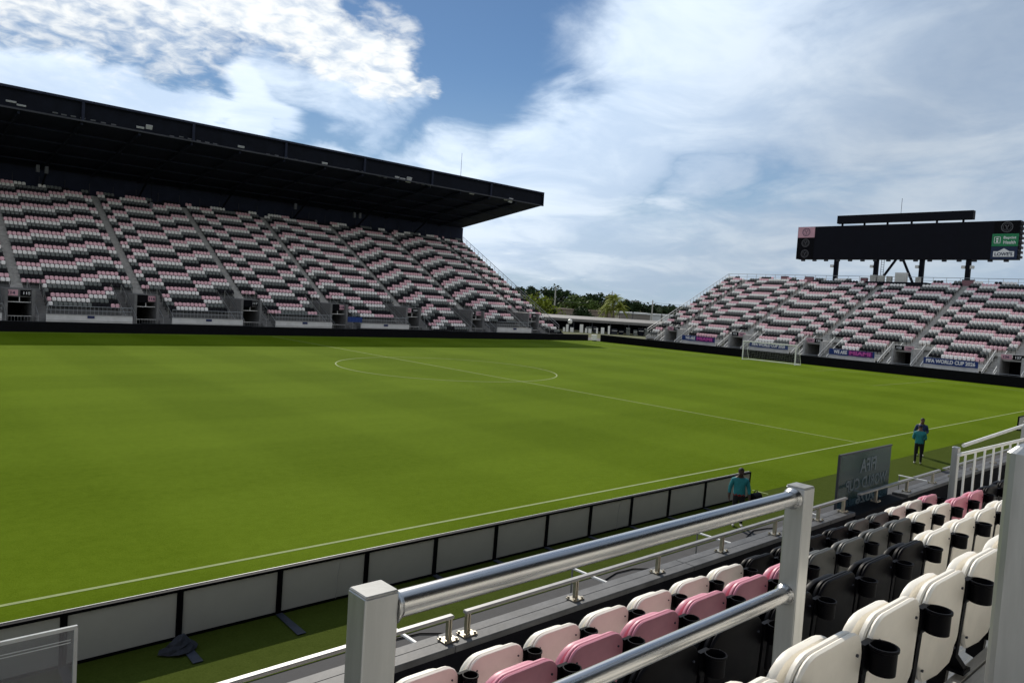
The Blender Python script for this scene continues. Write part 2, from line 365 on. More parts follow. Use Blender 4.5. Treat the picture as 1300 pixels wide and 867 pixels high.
def text(s, size, name, m, parent, loc, rot, bold=0.0, width=None, extr=0.004, align='CENTER', height=None):
    cu = bpy.data.curves.new(name, 'FONT'); cu.body = s; cu.size = size; cu.align_x = align; cu.align_y = 'CENTER'
    cu.extrude = extr; cu.offset = bold; cu.resolution_u = 3
    o = bpy.data.objects.new(name, cu); COL.objects.link(o)
    dg = bpy.context.evaluated_depsgraph_get(); me = bpy.data.meshes.new_from_object(o.evaluated_get(dg))
    bpy.data.objects.remove(o); bpy.data.curves.remove(cu)
    me.name = name
    n = len(me.vertices); a = np.empty(n*3); me.vertices.foreach_get('co', a); a = a.reshape(-1, 3)
    a[:, 0] -= (a[:, 0].max()+a[:, 0].min())/2; a[:, 1] -= (a[:, 1].max()+a[:, 1].min())/2
    if width: a[:, 0] *= width/max(np.ptp(a[:, 0]), 1e-6)
    if height: a[:, 1] *= height/max(np.ptp(a[:, 1]), 1e-6)
    R = np.array(rot)          # 3x3 rows: image of x, y, z axes
    a = a @ R + np.array(loc)
    me.vertices.foreach_set('co', a.ravel()); me.update()
    me.materials.clear(); me.materials.append(m)
    t = bpy.data.objects.new(name, me); COL.objects.link(t); t.parent = parent
    return t
FACE_S = ((1, 0, 0), (0, 0, 1), (0, -1, 0))       # readable when looking towards +y
FACE_W = ((0, -1, 0), (0, 0, 1), (-1, 0, 0))      # readable when looking towards +x
FACE_N_ = ((-1, 0, 0), (0, 0, 1), (0, 1, 0))      # readable when looking towards -y

# ------------------------------------------------------------------ ground and markings
def sheet(name, x0, y0, x1, y1, z, m, nx=1, ny=1):
    b = MB(); b.add([(x0, y0, z), (x1, y0, z), (x1, y1, z), (x0, y1, z)], [(0, 1, 2, 3)])
    return tag(b.build(name, m), kind='structure')
sheet('ground', -3000, -3000, 3000, 3000, -0.06, FARG)
sheet('apron', -90, -70, 66, 48, -0.012, APRON)
sheet('turf_surround', -70, -38.95, 58.4, 36.2, -0.004, TURF)
sheet('pitch', -58, -36.8, 57.4, 35.3, 0.0, GRASS)
def marking(name, quads):
    b = MB()
    for q in quads: b.add([(x, y, 0.005) for x, y in q], [tuple(range(len(q)))])
    return tag(b.build(name, PAINT, fix=False), kind='structure')
def rect(x0, y0, x1, y1): return [(x0, y0), (x1, y0), (x1, y1), (x0, y1)]
lw = 0.052
marking('touchline_marking', [rect(-52.5, -34-lw, 52.5+lw, -34+lw), rect(-52.5, 34-lw, 52.5+lw, 34+lw)])
marking('halfway_marking', [rect(-lw, -34+lw, lw, 34-lw)])
def ring(cx, cy, r, a0=0, a1=2*pi, n=96, w=lw):
    qs = []
    for k in range(n):
        a, b_ = a0+(a1-a0)*k/n, a0+(a1-a0)*(k+1)/n
        qs.append([(cx+(r-w)*cos(a), cy+(r-w)*sin(a)), (cx+(r+w)*cos(a), cy+(r+w)*sin(a)), (cx+(r+w)*cos(b_), cy+(r+w)*sin(b_)), (cx+(r-w)*cos(b_), cy+(r-w)*sin(b_))])
    return qs
cc = marking('circle_marking', ring(0, 0, 9.15)); cc.location.z = 0.004
g = marking('goal_marking', [rect(52.5-lw, -34+lw, 52.5+lw, 34-lw)])
g = marking('penalty_marking', [rect(36, -20.16-lw, 52.5-lw, -20.16+lw), rect(36, 20.16-lw, 52.5-lw, 20.16+lw), rect(36-lw, -20.16-lw, 36, 20.16+lw),
        rect(47, -9.16-lw, 52.5-lw, -9.16+lw), rect(47, 9.16-lw, 52.5-lw, 9.16+lw), rect(47-lw, -9.16-lw, 47, 9.16+lw)])
FPAINT = mat('faint_line_paint', (0.14, 0.18, 0.045), 0.9, var=0.3, scale=1.0)
g.data.materials[0] = FPAINT
g = marking('technical_marking', [rect(-14.5, -37.1, -14.42, -36.5)])

# ------------------------------------------------------------------ near stand: terrace, wall, cap
XA, XB = -40.5, -20.0
NOSE = {'A': (-46.43, 3.50), 'B': (-47.17, 3.85), 'C': (-47.90, 4.19), 'D': (-48.61, 4.56)}
st = empty('terrace', (-30, -47, 0), 'grey aluminium plank terrace under the folding seats in the foreground', 'terrace')
st.location = (0, 0, 0)
def planks(y0, y1, z, nplank, name='plank'):
    w = (y1-y0)/nplank
    for k in range(nplank):
        xs = XA
        off = random.uniform(0, 3)
        while xs < XB:
            xe = min(xs+ (3.66 if xs > XA else 1.3+off), XB)
            b = MB(); b.b2((xs+0.003, y0+k*w+0.004, z-0.045), (xe-0.003, y0+(k+1)*w-0.004, z))
            for gk in range(3):
                yy = y0+k*w+w*(0.25+0.25*gk); b.b2((xs+0.004, yy-0.004, z), (xe-0.004, yy+0.004, z+0.003))
            b.build(name, PLANK, st, fix=False); xs = xe
planks(-46.43, -45.60, 3.14, 3)
planks(-47.17, -46.455, 3.50, 3); planks(-47.90, -47.195, 3.85, 3); planks(-48.61, -47.925, 4.19, 3); planks(-49.9, -48.635, 4.56, 5)
for (y, zt), zb in zip(((-46.43, 3.45), (-47.17, 3.80), (-47.90, 4.14), (-48.61, 4.51)), (3.10, 3.46, 3.81, 4.15)):
    b = MB(); b.b2((XA, y-0.02, zb), (XB, y+0.0, zt+0.02)); b.b2((XA, y-0.02, zt+0.02), (XB, y+0.02, zt+0.052)); b.build('riser', PLANK, st)
b = MB(); b.b2((XA, -49.9, 0.0), (XB, -45.7, 3.0)); b.build('understructure', DARK, st)
rows_b = MB(); seats_b = MB()
for k in range(22):
    y, z = -50.4-0.74*k, 4.91+0.35*k
    rows_b.b2((-75, y-0.74, z-0.36), (35, y, z))
    seats_b.b2((-75, y-0.62, z+0.35), (35, y-0.50, z+0.78))
rows_b.build('upper_rows', PLANK, st, fix=False); tag(seats_b.build('upper_seat_rows', WHITE, st, fix=False), kind='stuff')
b = MB(); b.b2((-75, -67.6, 10), (35, -67.2, 21.5)); b.prism([(-67.5, 21.5), (-67.5, 23.0), (-55.0, 25.4), (-55.0, 23.6)], lambda p, k: (-75+110*k, p[0], p[1]), 1); b.build('rear_roof', DARK, st)
fw_ = empty('front_wall', (0, 0, 0), 'black wall with grey metal cap in front of the first seat row', 'wall')
gate = (-28.2, -26.45)
for x0, x1 in ((XA, gate[0]), (gate[1], 6.0)):
    b = MB(); b.b2((x0, -45.58, 0), (x1, -45.42, 3.53)); b.build('wall_panel', NAVY, fw_)
    xs = x0
    while xs < x1-0.01:
        xe = min(xs+2.9, x1)
        b = MB(); b.bbox(((xs+xe)/2, -45.545, 3.55), (xe-xs-0.005, 0.115, 0.045), 0.008); b.bbox(((xs+xe)/2, -45.43, 3.545), (xe-xs-0.005, 0.105, 0.045), 0.008)
        b.build('wall_cap', CAPM, fw_); xs = xe
b = MB(); b.b2((gate[0]+0.005, -45.60, 0), (gate[1]-0.005, -45.36, 3.53)); b.build('gate_panel', NAVY, fw_)

# ------------------------------------------------------------------ near seats
def outline_back(w, h, r, tongue=True):
    pts = []
    hw = w/2
    for k in range(7):
        a = radians(90*k/6); pts.append((hw-r+r*cos(a)*1.0, h-r+r*sin(a)))
    for k in range(7):
        a = radians(90+90*k/6); pts.append((-hw+r+r*cos(a), h-r+r*sin(a)))
    if tongue:
        pts += [(-hw, 0.165), (-hw+0.012, 0.140), (-hw+0.035, 0.125), (-hw+0.045, 0.09), (-hw+0.075, 0.060), (0, 0.050), (hw-0.075, 0.060), (hw-0.045, 0.09), (hw-0.035, 0.125), (hw-0.012, 0.140), (hw, 0.165)]
    else:
        for k in range(5):
            a = radians(180+90*k/4); pts.append((-hw+0.07+0.07*cos(a), 0.07+0.07*sin(a)))
        for k in range(5):
            a = radians(270+90*k/4); pts.append((hw-0.07+0.07*cos(a), 0.07+0.07*sin(a)))
    return pts
def shell(b, ol, layers):
    """layers: list of (y offset, scale inset)"""
    zc = 0.22
    def f(p, k):
        yo, ins = layers[k]
        x = p[0]*(1-ins/0.22); z = zc+(p[1]-zc)*(1-ins/0.22)
        curve = 0.012*(1-(p[0]/0.22)**2)
        lean = -0.10*(z-0.0)*0.45
        return (x, yo+lean-curve*0.6, z)
    b.prism(ol, f, len(layers)-1, True)
def make_seat():
    root = empty('stadium_seat', (0, 0, 0), 'seat', 'seat', 'folding seats in the foreground rows')
    b = MB(); ol = outline_back(0.425, 0.455, 0.10)
    shell(b, ol, [(-0.016, 0.010), (-0.012, 0.003), (-0.002, 0.0), (0.006, 0.004)])
    b.build('backrest', WHITE, root)
    b = MB(); shell(b, outline_back(0.428, 0.452, 0.10), [(0.010, 0.003), (0.016, 0.0), (0.030, 0.003), (0.034, 0.012)])
    b.build('backrest_shell', WHITE, root)
    b = MB(); ol2 = outline_back(0.41, 0.422, 0.13, False)
    shell(b, ol2, [(0.066, 0.012), (0.070, 0.003), (0.084, 0.0), (0.100, 0.006), (0.104, 0.02)])
    b.build('seat_pan', WHITE, root)
    b = MB(); b.box((0.03, 0.058, 0.413), (0.05, 0.014, 0.014)); b.build('slot', BLACK, root)
    b = MB()
    for sx, z in ((-0.16, 0.375), (0.16, 0.375), (-0.17, 0.12), (0.17, 0.12)):
        yy = -0.016-0.045*z-0.007*(1-(sx/0.22)**2)
        b.tube([(sx, yy+0.004, z), (sx, yy-0.004, z)], 0.0055, 6)
    tag(b.build('bolt', FOOTM, root), kind='stuff')
    b = MB(); n = 20; cx, cy = 0.256, -0.078
    prof = [(0.036, 0.308), (0.041, 0.310), (0.0425, 0.385), (0.047, 0.388), (0.047, 0.398), (0.041, 0.398), (0.0385, 0.320)]
    vs = [(cx+r*cos(2*pi*k/n), cy+r*sin(2*pi*k/n), z) for r, z in prof for k in range(n)]
    fs = [(i*n+k, i*n+(k+1) % n, (i+1)*n+(k+1) % n, (i+1)*n+k) for i in range(len(prof)-1) for k in range(n)]
    fs.append(tuple(range(n-1, -1, -1))); fs.append(tuple(range(6*n, 7*n)))
    b.add(vs, fs, True)
    b.build('cup_holder', BLACK, root)
    b = MB(); b.box((0.238, -0.030, 0.350), (0.07, 0.022, 0.095)); b.box((0.25, -0.012, 0.29), (0.022, 0.03, 0.06)); b.build('cup_bracket', BLACK, root)
    b = MB()
    def lf(p, k): return (0.232+0.036*k, p[0], p[1])
    b.prism([(-0.028, 0.30), (0.03, 0.30), (0.05, 0.10), (0.085, 0.03), (0.085, -0.10), (0.02, -0.12), (0.012, -0.005), (-0.045, 0.0), (-0.05, 0.02), (-0.015, 0.06)], lf, 1)
    b.box((0.25, -0.02, 0.008), (0.085, 0.075, 0.014)); b.box((0.0, 0.07, 0.03), (0.46, 0.035, 0.035))
    b.build('bracket_leg', BLACK, root)
    return root
seat0 = make_seat(); first = [True]
CN = {'w': ('white', WHITE), 'p': ('pink', PINK), 'g': ('grey', GREY), 'b': ('black', BLACK)}
def rowcols(spec):
    return spec
near_rows = [
    ('A', 'front row', -35.54, (-46.385, 3.512), -2, 'wwwwwwwww' 'bbbb' 'gg' 'ww' 'p'),
    ('B', 'second row', -35.54, (-47.13, 3.865), -2, 'ppp' 'ppppp' 'gggg' 'ww' 'pp' 'bb'),
    ('C', 'third row', -33.98, (-47.865, 4.21), -5, 'bbbbbbbb' 'wwwwww' 'pp'),
    ('D', 'nearest row', -35.69, (-48.575, 4.585), -2, 'wwwwwwwwwwww')]
nseat = 0
for key, rn, x0, (yy, zz), k0, spec in near_rows:
    run = 0; prev = None
    for i, ch in enumerate(spec):
        cn, m = CN[ch]
        run = run+1 if ch == prev else 1; prev = ch
        lab = f'{cn} folded seat with cup holder in the {rn}, {ORD[run]} {cn} one from the left'
        if key == 'A' and i > 14 and ch == 'w': lab = f'white folded seat right of the grey pair in the front row, {ORD[run]} of two'
        if key == 'B' and ch == 'p' and i > 8: lab = f'pink folded seat at the far end of the second row, {ORD[run]} of its pair'
        if key == 'B' and ch == 'b': lab = f'black folded seat ending the second row by the white railing, {ORD[run]} of two'
        loc = (x0+0.5*(k0+i), yy+random.uniform(-0.004, 0.004), zz)
        mm = {'backrest': m, 'backrest_shell': m, 'seat_pan': m}
        if first[0]:
            seat0.location = loc; seat0['label'] = lab; first[0] = False
            for c in seat0.children:
                if c.name in mm: c.material_slots[0].link = 'OBJECT'; c.material_slots[0].material = m
        else:
            dup(seat0, loc, lab, mats=mm, rz=random.uniform(-0.012, 0.012))
        nseat += 1

# ------------------------------------------------------------------ foreground guard rail
gr = empty('guard_rail', (-36.3, -48.33, 4.56), 'silver guard rail with two round bars between square posts, in the foreground', 'railing'); gz = 4.56
def lc(p, o): return tuple(Vector(p)-Vector(o))
o_ = gr.location
def post(x, y, z0, z1, w, d, parent, org, m=ALUPOST, name='post', r=0.006):
    b = MB(); b.bbox(lc((x, y, (z0+z1)/2), org), (w, d, z1-z0), r); return b.build(name, m, parent)
p1 = post(-37.150, -48.33, 4.50, 5.43, 0.076, 0.066, gr, o_, r=0.004); p2 = post(-35.445, -48.345, 4.50, 5.43, 0.07, 0.07, gr, o_, r=0.004)
DIMTOP = mat('dimmed_post_top', (0.27, 0.28, 0.28), 0.6, 0.2, var=0.25, scale=30, dirt=0.3)  # darker plate added to tone down sun glare on the post tops
for px_, py_, w_, d_ in ((-37.150, -48.33, 0.0735, 0.0635), (-35.445, -48.345, 0.0675, 0.0675)):
    b = MB(); b.bbox(lc((px_, py_, 5.4315), o_), (w_, d_, 0.005), 0.003); b.build('post_top', DIMTOP, gr)
for zc, nm in ((5.39, 'top_bar'), (5.052, 'lower_bar')):
    b = MB(); b.tube([lc((x, -48.333-0.004*(x+37.1)/1.7, zc), o_) for x in np.linspace(-37.112, -35.48, 6)], 0.0272, 20); b.build(nm, ALU, gr)
    for xx, s in ((-37.112, 1), (-35.48, -1)):
        b = MB(); b.tube([lc((xx+s*q, -48.333 if s > 0 else -48.337, zc), o_) for q in (0, 0.006, 0.012, 0.018)], [0.037, 0.036, 0.031, 0.0275], 16); b.build('weld', ALU, gr)
rp = empty('rail_post', (-35.487, -49.028, 4.56), 'grey rounded metal post at the right edge of the view', 'post')
b = MB(); b.bbox((0, 0, 0.545), (0.13, 0.13, 1.19), 0.028); b.build('post_shaft', ALUPOST, rp)
b = MB(); b.box((0, 0, 0.006), (0.22, 0.22, 0.012)); b.build('base_plate', ALUPOST, rp)
# ------------------------------------------------------------------ low rails on the wall cap
CZ = 3.573
def low_rail(x0, x1, posts, lab, off=0.0):
    r = empty('wall_rail', ((x0+x1)/2, -45.50, CZ), lab, 'railing', 'low rails along the wall cap'); o = r.location
    b = MB(); b.bbox(lc(((x0+x1)/2, -45.50, CZ+0.172), o), (x1-x0, 0.048, 0.022), 0.008); b.build('handrail', ALUFLAT, r)
    for px in posts:
        b = MB(); b.bbox(lc((px, -45.50, CZ+0.08), o), (0.012, 0.034, 0.162), 0.003); b.bbox(lc((px+0.022, -45.50, CZ+0.08), o), (0.012, 0.034, 0.162), 0.003)
        pp = b.build('post', STEEL, r)
        b = MB(); b.box(lc((px+0.011, -45.50, CZ+0.006), o), (0.125, 0.095, 0.010)); b.build('base_plate', STEEL, r)
        for sx in (-1, 1):
            for sy in (-1, 1):
                b = MB(); b.tube([lc((px+0.011+sx*0.047, -45.50+sy*0.034, CZ+q), o) for q in (0.006, 0.024)], 0.011, 6); b.build('bolt', STEEL, r)
    return r
low_rail(-40.3, -34.66, [-37.9, -36.45, -34.70], 'short low steel rail on the wall cap left of the square post')
low_rail(-34.55, -28.28, [-34.53, -33.38, -32.26, -31.18, -30.1, -29.05, -28.36], 'long low steel rail along the wall cap above the front row seats')
low_rail(-27.9, -26.1, [-27.35, -26.25], 'low steel rail in front of the clear sign panel')
low_rail(-25.95, -24.9, [-25.2], 'short low steel rail left of the white railing post')
low_rail(-24.7, -21.0, [-24.3, -23.2, -22.1], 'low steel rail behind the white aisle railing')
# white aisle railing
ar = empty('aisle_railing', (-25.9, -46.0, 3.14), 'white railing with thin balusters at the end of the seat rows, right', 'railing'); o = ar.location
b = MB(); b.bbox(lc((-25.9, -46.0, 3.72), o), (0.09, 0.09, 1.16), 0.012); b.build('post', ALUPOST, ar)
b = MB(); b.bbox(lc((-22.35, -46.0, 3.72), o), (0.09, 0.09, 1.3), 0.012); b.build('post', ALUPOST, ar)
b = MB(); b.tube([lc((-25.95, -46.06, 4.20), o), lc((-22.2, -46.06, 4.15), o)], 0.026, 12); b.build('handrail', WPAINT, ar)
b = MB(); b.tube([lc((-23.85, -45.5, 4.05), o), lc((-20.1, -45.5, 4.155), o)], 0.03, 12); b.build('top_bar', WPAINT, ar)
for k in range(9):
    xx = -25.45+k*0.46
    b = MB(); b.tube([lc((xx, -46.0, 3.2), o), lc((xx, -46.0, 4.19-0.013*(xx+25.9)+0.0), o)], 0.016, 8); b.build('baluster', WPAINT, ar)
b = MB(); b.tube([lc((-25.9, -46.0, 3.2), o), lc((-22.3, -46.0, 3.2), o)], 0.018, 8); b.build('bottom_bar', WPAINT, ar)
b = MB(); b.bbox(lc((-20.1, -45.5, 3.6), o), (0.09, 0.09, 1.25), 0.012); b.build('post', ALUPOST, ar)

# ------------------------------------------------------------------ clear sign panel with mirrored print, glass panel lower left
gs = empty('glass_sign', (-27.33, -45.33, 3.5), 'clear tinted panel with reversed white lettering standing above the wall gate', 'sign'); o = gs.location
b = MB(); b.b2(lc((-28.18, -45.337, 3.42), o), lc((-26.50, -45.323, 4.245), o)); b.build('pane', GLASS, gs)
for s, z, w, h in (('FIFA', 4.05, 0.52, 0.19), ('WORLD CUP', 3.81, 1.34, 0.16), ('2026', 3.59, 0.64, 0.13)):
    text(s, 0.2, 'lettering', mat('etched_lettering', (0.085, 0.125, 0.155), 0.6, var=0.05), gs, lc((-27.28, -45.341, z), o), FACE_N_, 0.004, w, 0.002, height=h)
b = MB(); b.b2(lc((-28.19, -45.345, 4.245), o), lc((-26.49, -45.315, 4.262), o)); b.b2(lc((-28.197, -45.345, 3.42), o), lc((-28.18, -45.315, 4.245), o)); b.build('edge_strip', DARK2, gs)
gp = empty('glass_screen', (-37.8, -45.33, 3.5), 'clear glass panel with pale edges at the lower left corner', 'screen'); o = gp.location
b = MB(); b.b2(lc((-39.2, -45.337, 3.5), o), lc((-37.00, -45.323, 4.20), o)); b.build('pane', GLASS2, gp)
b = MB(); b.b2(lc((-39.2, -45.3385, 4.185), o), lc((-37.0, -45.3215, 4.203), o)); b.b2(lc((-37.016, -45.3385, 3.5), o), lc((-36.998, -45.3215, 4.185), o)); b.build('edge_strip', mat('pale_edge', (0.30, 0.33, 0.34), 0.5), gp)
for zz in (4.135, 4.12, 3.86, 3.80):
    b = MB(); b.b2(lc((-39.2, -45.341, zz), o), lc((-37.03, -45.338, zz+0.004), o)); b.build('etched_line', mat('pale_edge', (0.30, 0.33, 0.34), 0.5), gp)

# field-side barrier arms below the wall
for k, xx in enumerate((-31.7, -27.5, -23.35, -19.2, -15.4, -11.6)):
    r = empty('barrier_arm', (xx, -40.6, 0), f'white topped barrier arm on a thin post below the wall, {ORD[k+1]} from the left', 'barrier', 'barrier arms below the stand wall')
    b = MB(); b.bbox((0, -0.3, 1.0), (0.05, 1.5, 0.03), 0.01); b.build('arm', WPAINT, r)
    b = MB(); b.tube([(0, 0.42, -0.01), (0, 0.42, 0.985)], 0.018, 8); b.build('post', ALUPOST, r)
b = MB(); b.add([(-33.2+0.05*cos(a)*random.uniform(.7, 1.2), -40.4+0.04*sin(a)*random.uniform(.7, 1.2), z) for z in (0, 0.012) for a in np.linspace(0, 5.5, 7)],
      [tuple(range(6, -1, -1)), tuple(range(7, 14))]+[(i, (i+1) % 7, 7+(i+1) % 7, 7+i) for i in range(7)])
tag(b.build('paper_scrap', WPAINT), 'small white scrap lying on the grey strip beside the turf', 'litter')

rc = random.Random(3)
for k in range(3):
    x0 = (-33.5, -27.0, -20.5)[k]; pts = [(x0+i*0.55, -39.35-0.35*sin(i*0.9+k)-0.12*rc.random(), 0.006) for i in range(10)]
    b = MB(); b.tube(pts, 0.014, 6); tag(b.build('power_cable', LEDM), f'black cable lying on the grey strip below the wall, {ORD[k+1]} from the left', 'cable', 'cables on the strip below the wall')
# ------------------------------------------------------------------ advertising boards on the near side (seen from behind)
bx = [-37.1, -35.34, -33.64, -31.88, -30.06, -28.36, -26.64, -24.98, -23.39, -21.71, -19.98, -18.13, -15.51]
bx = [-38.85]+bx
def lean(r):
    for c in r.children:
        if c.name.split('.')[0] == 'foot': continue
        for v in c.data.vertices:
            v.co.y -= 0.03*max(v.co.z, 0); v.co.z *= 1.015
BY = -36.95
for k in range(len(bx)-1):
    x0, x1 = bx[k], bx[k+1]; w = x1-x0
    r = empty('advertising_board', ((x0+x1)/2, BY, 0), f'grey backed pitchside board in a black frame, {ORD[k+1] if k else "first"} from the left', 'board', 'pitchside boards along the near touchline')
    b = MB(); b.b2((-w/2+0.05, -0.012, 0.045), (w/2-0.05, 0.014, 0.80)); b.build('panel', BOARDP, r)
    b = MB(); b.b2((-w/2, -0.03, 0.80), (w/2-0.004, 0.05, 0.848)); b.b2((-w/2, -0.03, 0.0), (w/2-0.004, 0.05, 0.045)); b.b2((-w/2, -0.032, 0.045), (-w/2+0.05, 0.05, 0.80)); b.b2((w/2-0.05, -0.032, 0.045), (w/2-0.004, 0.05, 0.80))
    b.build('frame', LEDM, r)
    b = MB(); b.b2((-w/2, 0.052, 0.02), (w/2-0.004, 0.066, 0.860)); b.build('front_sheet', WPAINT, r)
    b = MB(); b.add([(-w/2-0.06, -0.06, 0.012), (-w/2+0.06, -0.06, 0.012), (-w/2+0.06, -1.02, 0.012), (-w/2-0.10, -1.02, 0.012), (-w/2-0.06, -0.06, 0.03), (-w/2+0.06, -0.06, 0.03), (-w/2+0.06, -1.02, 0.02), (-w/2-0.10, -1.02, 0.02)],
                    [(3, 2, 1, 0), (4, 5, 6, 7), (0, 1, 5, 4), (1, 2, 6, 5), (2, 3, 7, 6), (3, 0, 4, 7)]); b.build('foot', FOOTM, r)
    lean(r)
    if k in (4, 9):
        b = MB(); b.tube([(0.25, -0.04, 0.04), (0.26, -0.05, 0.45), (0.3, -0.058, 0.74)], 0.006, 5); b.build('cable', CONC, r)
b = MB()
for k in range(5):
    n = 10; ring0 = [(-33.78+0.03*k*0.4+(0.27-0.055*k)*cos(2*pi*i/n)*random.uniform(.8, 1.2), -37.42+(0.22-0.045*k)*sin(2*pi*i/n)*random.uniform(.8, 1.2), 0.03+0.06*k+random.uniform(-.015, .02)) for i in range(n)]
    b.v += ring0
    b.sm += []
for k in range(4):
    for i in range(10): b.f.append((k*10+i, k*10+(i+1) % 10, (k+1)*10+(i+1) % 10, (k+1)*10+i))
b.f.append(tuple(range(40, 50))); b.sm = [False]*len(b.f)
tag(b.build('folded_tarpaulin', CLOTH), 'crumpled dark cloth heaped on a board foot at lower left', 'cloth')
# single board near the right edge
r = empty('advertising_board', (16.3, BY, 0), 'lone dark pitchside board at the right edge above the white railing', 'board', 'pitchside boards along the near touchline')
b = MB(); b.b2((-0.55, -0.012, 0.05), (1.2, 0.014, 0.80)); b.build('panel', BOARDP, r)
b = MB(); b.b2((-0.6, -0.03, 0.80), (1.25, 0.05, 0.848)); b.b2((-0.6, -0.03, 0), (1.25, 0.05, 0.05)); b.b2((-0.6, -0.032, 0.05), (-0.55, 0.05, 0.80)); b.build('frame', LEDM, r); lean(r)

# ------------------------------------------------------------------ far boards
def led(name, p0, p1, h, lab, grp):
    p0, p1 = Vector((*p0, 0)), Vector((*p1, 0)); d = (p1-p0); ln = d.length; ang = math.atan2(d.y, d.x)
    r = empty('perimeter_board', p0, lab, 'board', grp, ang)
    b = MB(); b.b2((0.01, -0.06, 0.0), (ln-0.01, 0.10, h)); b.build('screen', LEDM, r)
    b = MB(); b.b2((0.01, -0.07, h), (ln-0.01, 0.12, h+0.03)); b.build('top_trim', DARK2, r)
    n = max(2, int(ln/4)); b = MB()
    for i in range(n): b.b2((ln*(i+0.5)/n-0.03, 0.10, 0), (ln*(i+0.5)/n+0.03, 0.6, 0.06))
    b.build('support', DARK2, r)
ex = [-62, -45, -28.5, -14, -2.0, 12.0, 27.0, 43.0, 56.6]
for k in range(len(ex)-1):
    led('e', (ex[k], 35.4), (ex[k+1], 35.4), (1.0, 1.0, 1.0, 1.06, 1.0, 1.08, 1.0, 0.98)[k], f'long black pitchside screen below the covered stand, {ORD[k+1]} from the left', 'black pitchside screens below the covered stand')
ny = [33.4, 18.0, 6.0, -6.0, -18.0, -29.5, -36.5]
for k in range(len(ny)-1):
    led('n', (57.5, ny[k]), (57.5, ny[k+1]), 1.12, f'black pitchside screen behind the goal line, {ORD[k+1]} from the left', 'black pitchside screens behind the goal line')
r = empty('equipment_box', (57.0, 34.4, 0), 'white box standing in the gap between the two rows of black screens', 'box')
b = MB(); b.bbox((0, 0, 0.55), (1.0, 0.8, 0.85), 0.02, 0.9); b.build('body', WPAINT, r)
b = MB(); b.bbox((0, 0, 1.0), (1.06, 0.86, 0.06), 0.02, 0.9); b.build('lid', LTGREY, r)
b = MB(); b.box((0, 0, 0.06), (0.9, 0.7, 0.12), 0.9); b.build('base', DARK2, r)

# ------------------------------------------------------------------ goal
gl = empty('goal', (52.5, 0, 0), 'white football goal with net in front of the uncovered stand', 'goal')
for s in (1, -1):
    b = MB(); b.tube([(0, s*3.72, -0.01), (0, s*3.72, 2.44)], 0.075, 10); b.build('post', WPAINT, gl)
b = MB(); b.tube([(0, -3.79, 2.5), (0, 3.79, 2.5)], 0.07, 10); b.build('crossbar', WPAINT, gl)
b = MB(); b.tube([(0.1, 3.72, 0.05), (1.6, 3.72, 0.05), (1.6, -3.72, 0.05), (0.1, -3.72, 0.05)], 0.05, 8); b.build('ground_bar', WPAINT, gl)
b = MB()
for s in (1, -1): b.tube([(0.05, s*3.72, 2.45), (0.75, s*3.72, 2.38), (1.6, s*3.72, 0.05)], 0.025, 6)
b.build('net_support', WPAINT, gl)
b = MB(); rr = 0.0045
prof = [(0.0, 2.43), (0.75, 2.38), (1.0, 1.7), (1.3, 0.87), (1.6, 0.06)]
for i in range(32):
    y = -3.7+7.4*i/31; b.tube([(x, y, z) for x, z in prof], rr, 3, False)
def onprof(t):
    t *= (len(prof)-1); i = min(int(t), len(prof)-2); u = t-i; return (prof[i][0]*(1-u)+prof[i+1][0]*u, prof[i][1]*(1-u)+prof[i+1][1]*u)
for i in range(15):
    x, z = onprof(i/14); b.tube([(x, -3.7, z), (x, 3.7, z)], rr, 3, False)
    for s in (1, -1): b.tube([(0.02, s*3.7, z), (x, s*3.7, z)], rr, 3, False)
for i in range(1, 8):
    for s in (1, -1): b.tube([(0.2*i, s*3.7, 0.05), (0.2*i, s*3.7, 2.3 if 0.2*i < 0.8 else 2.3*(1.65-0.2*i)/0.85)], rr, 3, False)
b.build('net', NETM, gl, fix=False)

# ------------------------------------------------------------------ big stands
SEATS = []      # (kind, x, y, z tread, rotation, colour index, meta)
CI = {0: 'black', 1: 'grey', 2: 'white', 3: 'pink'}
E_A = [-35.68+12.78*k for k in range(8)]        # aisle centres of the covered stand: -35.68, -22.9 ... 53.78
E_P, E_R, E_Y0, E_Z0 = 0.85, 0.472, 60.68, 9.97-0.60
E_J = range(-19, 18)
E_BLK = {0: ([4, 4, 8, 4, 4], [1, 3, 0, 2, 1]), 1: ([5, 8, 4, 5, 2], [0, 1, 2, 3, 2]), 2: ([2, 4, 8, 5, 5], [0, 2, 0, 2, 3]), 3: ([4, 4, 8, 5, 3], [0, 3, 1, 3, 1]),
         4: ([2, 5, 5, 8, 4], [0, 1, 0, 3, 2]), 5: ([3, 4, 3, 3, 8, 3], [0, 1, 2, 3, 2, 1]), 6: ([2, 4, 4, 4, 8, 2], [3, 0, 1, 2, 1, 0]), 7: ([3, 4, 3], [0, 3, 2])}
def phases(sizes, ph):
    o = []
    for s, p in zip(sizes, ph): o += [p]*s
    return o
E_END = 59.3
es = empty('covered_stand', (0, 0, 0), 'tall covered stand with dark cantilever roof and stepped seat rows, across the pitch', 'stand')
deck = MB(); steps = MB()
def eportal(x, j):
    z = E_Z0+E_R*j
    return any(z < 4.15 and abs(x-(a-0.4)) < 2.75 for a in E_A)
def erow(j): return E_Y0+E_P*j, E_Z0+E_R*j
WALLS = [(-21.2, -12.6), (-8.2, 0.4), (4.8, 13.0), (17.6, 25.8), (43.4, 51.2), (-34, -25.2)]
def ewall(x): return any(a-0.3 < x < b+0.3 for a, b in WALLS)
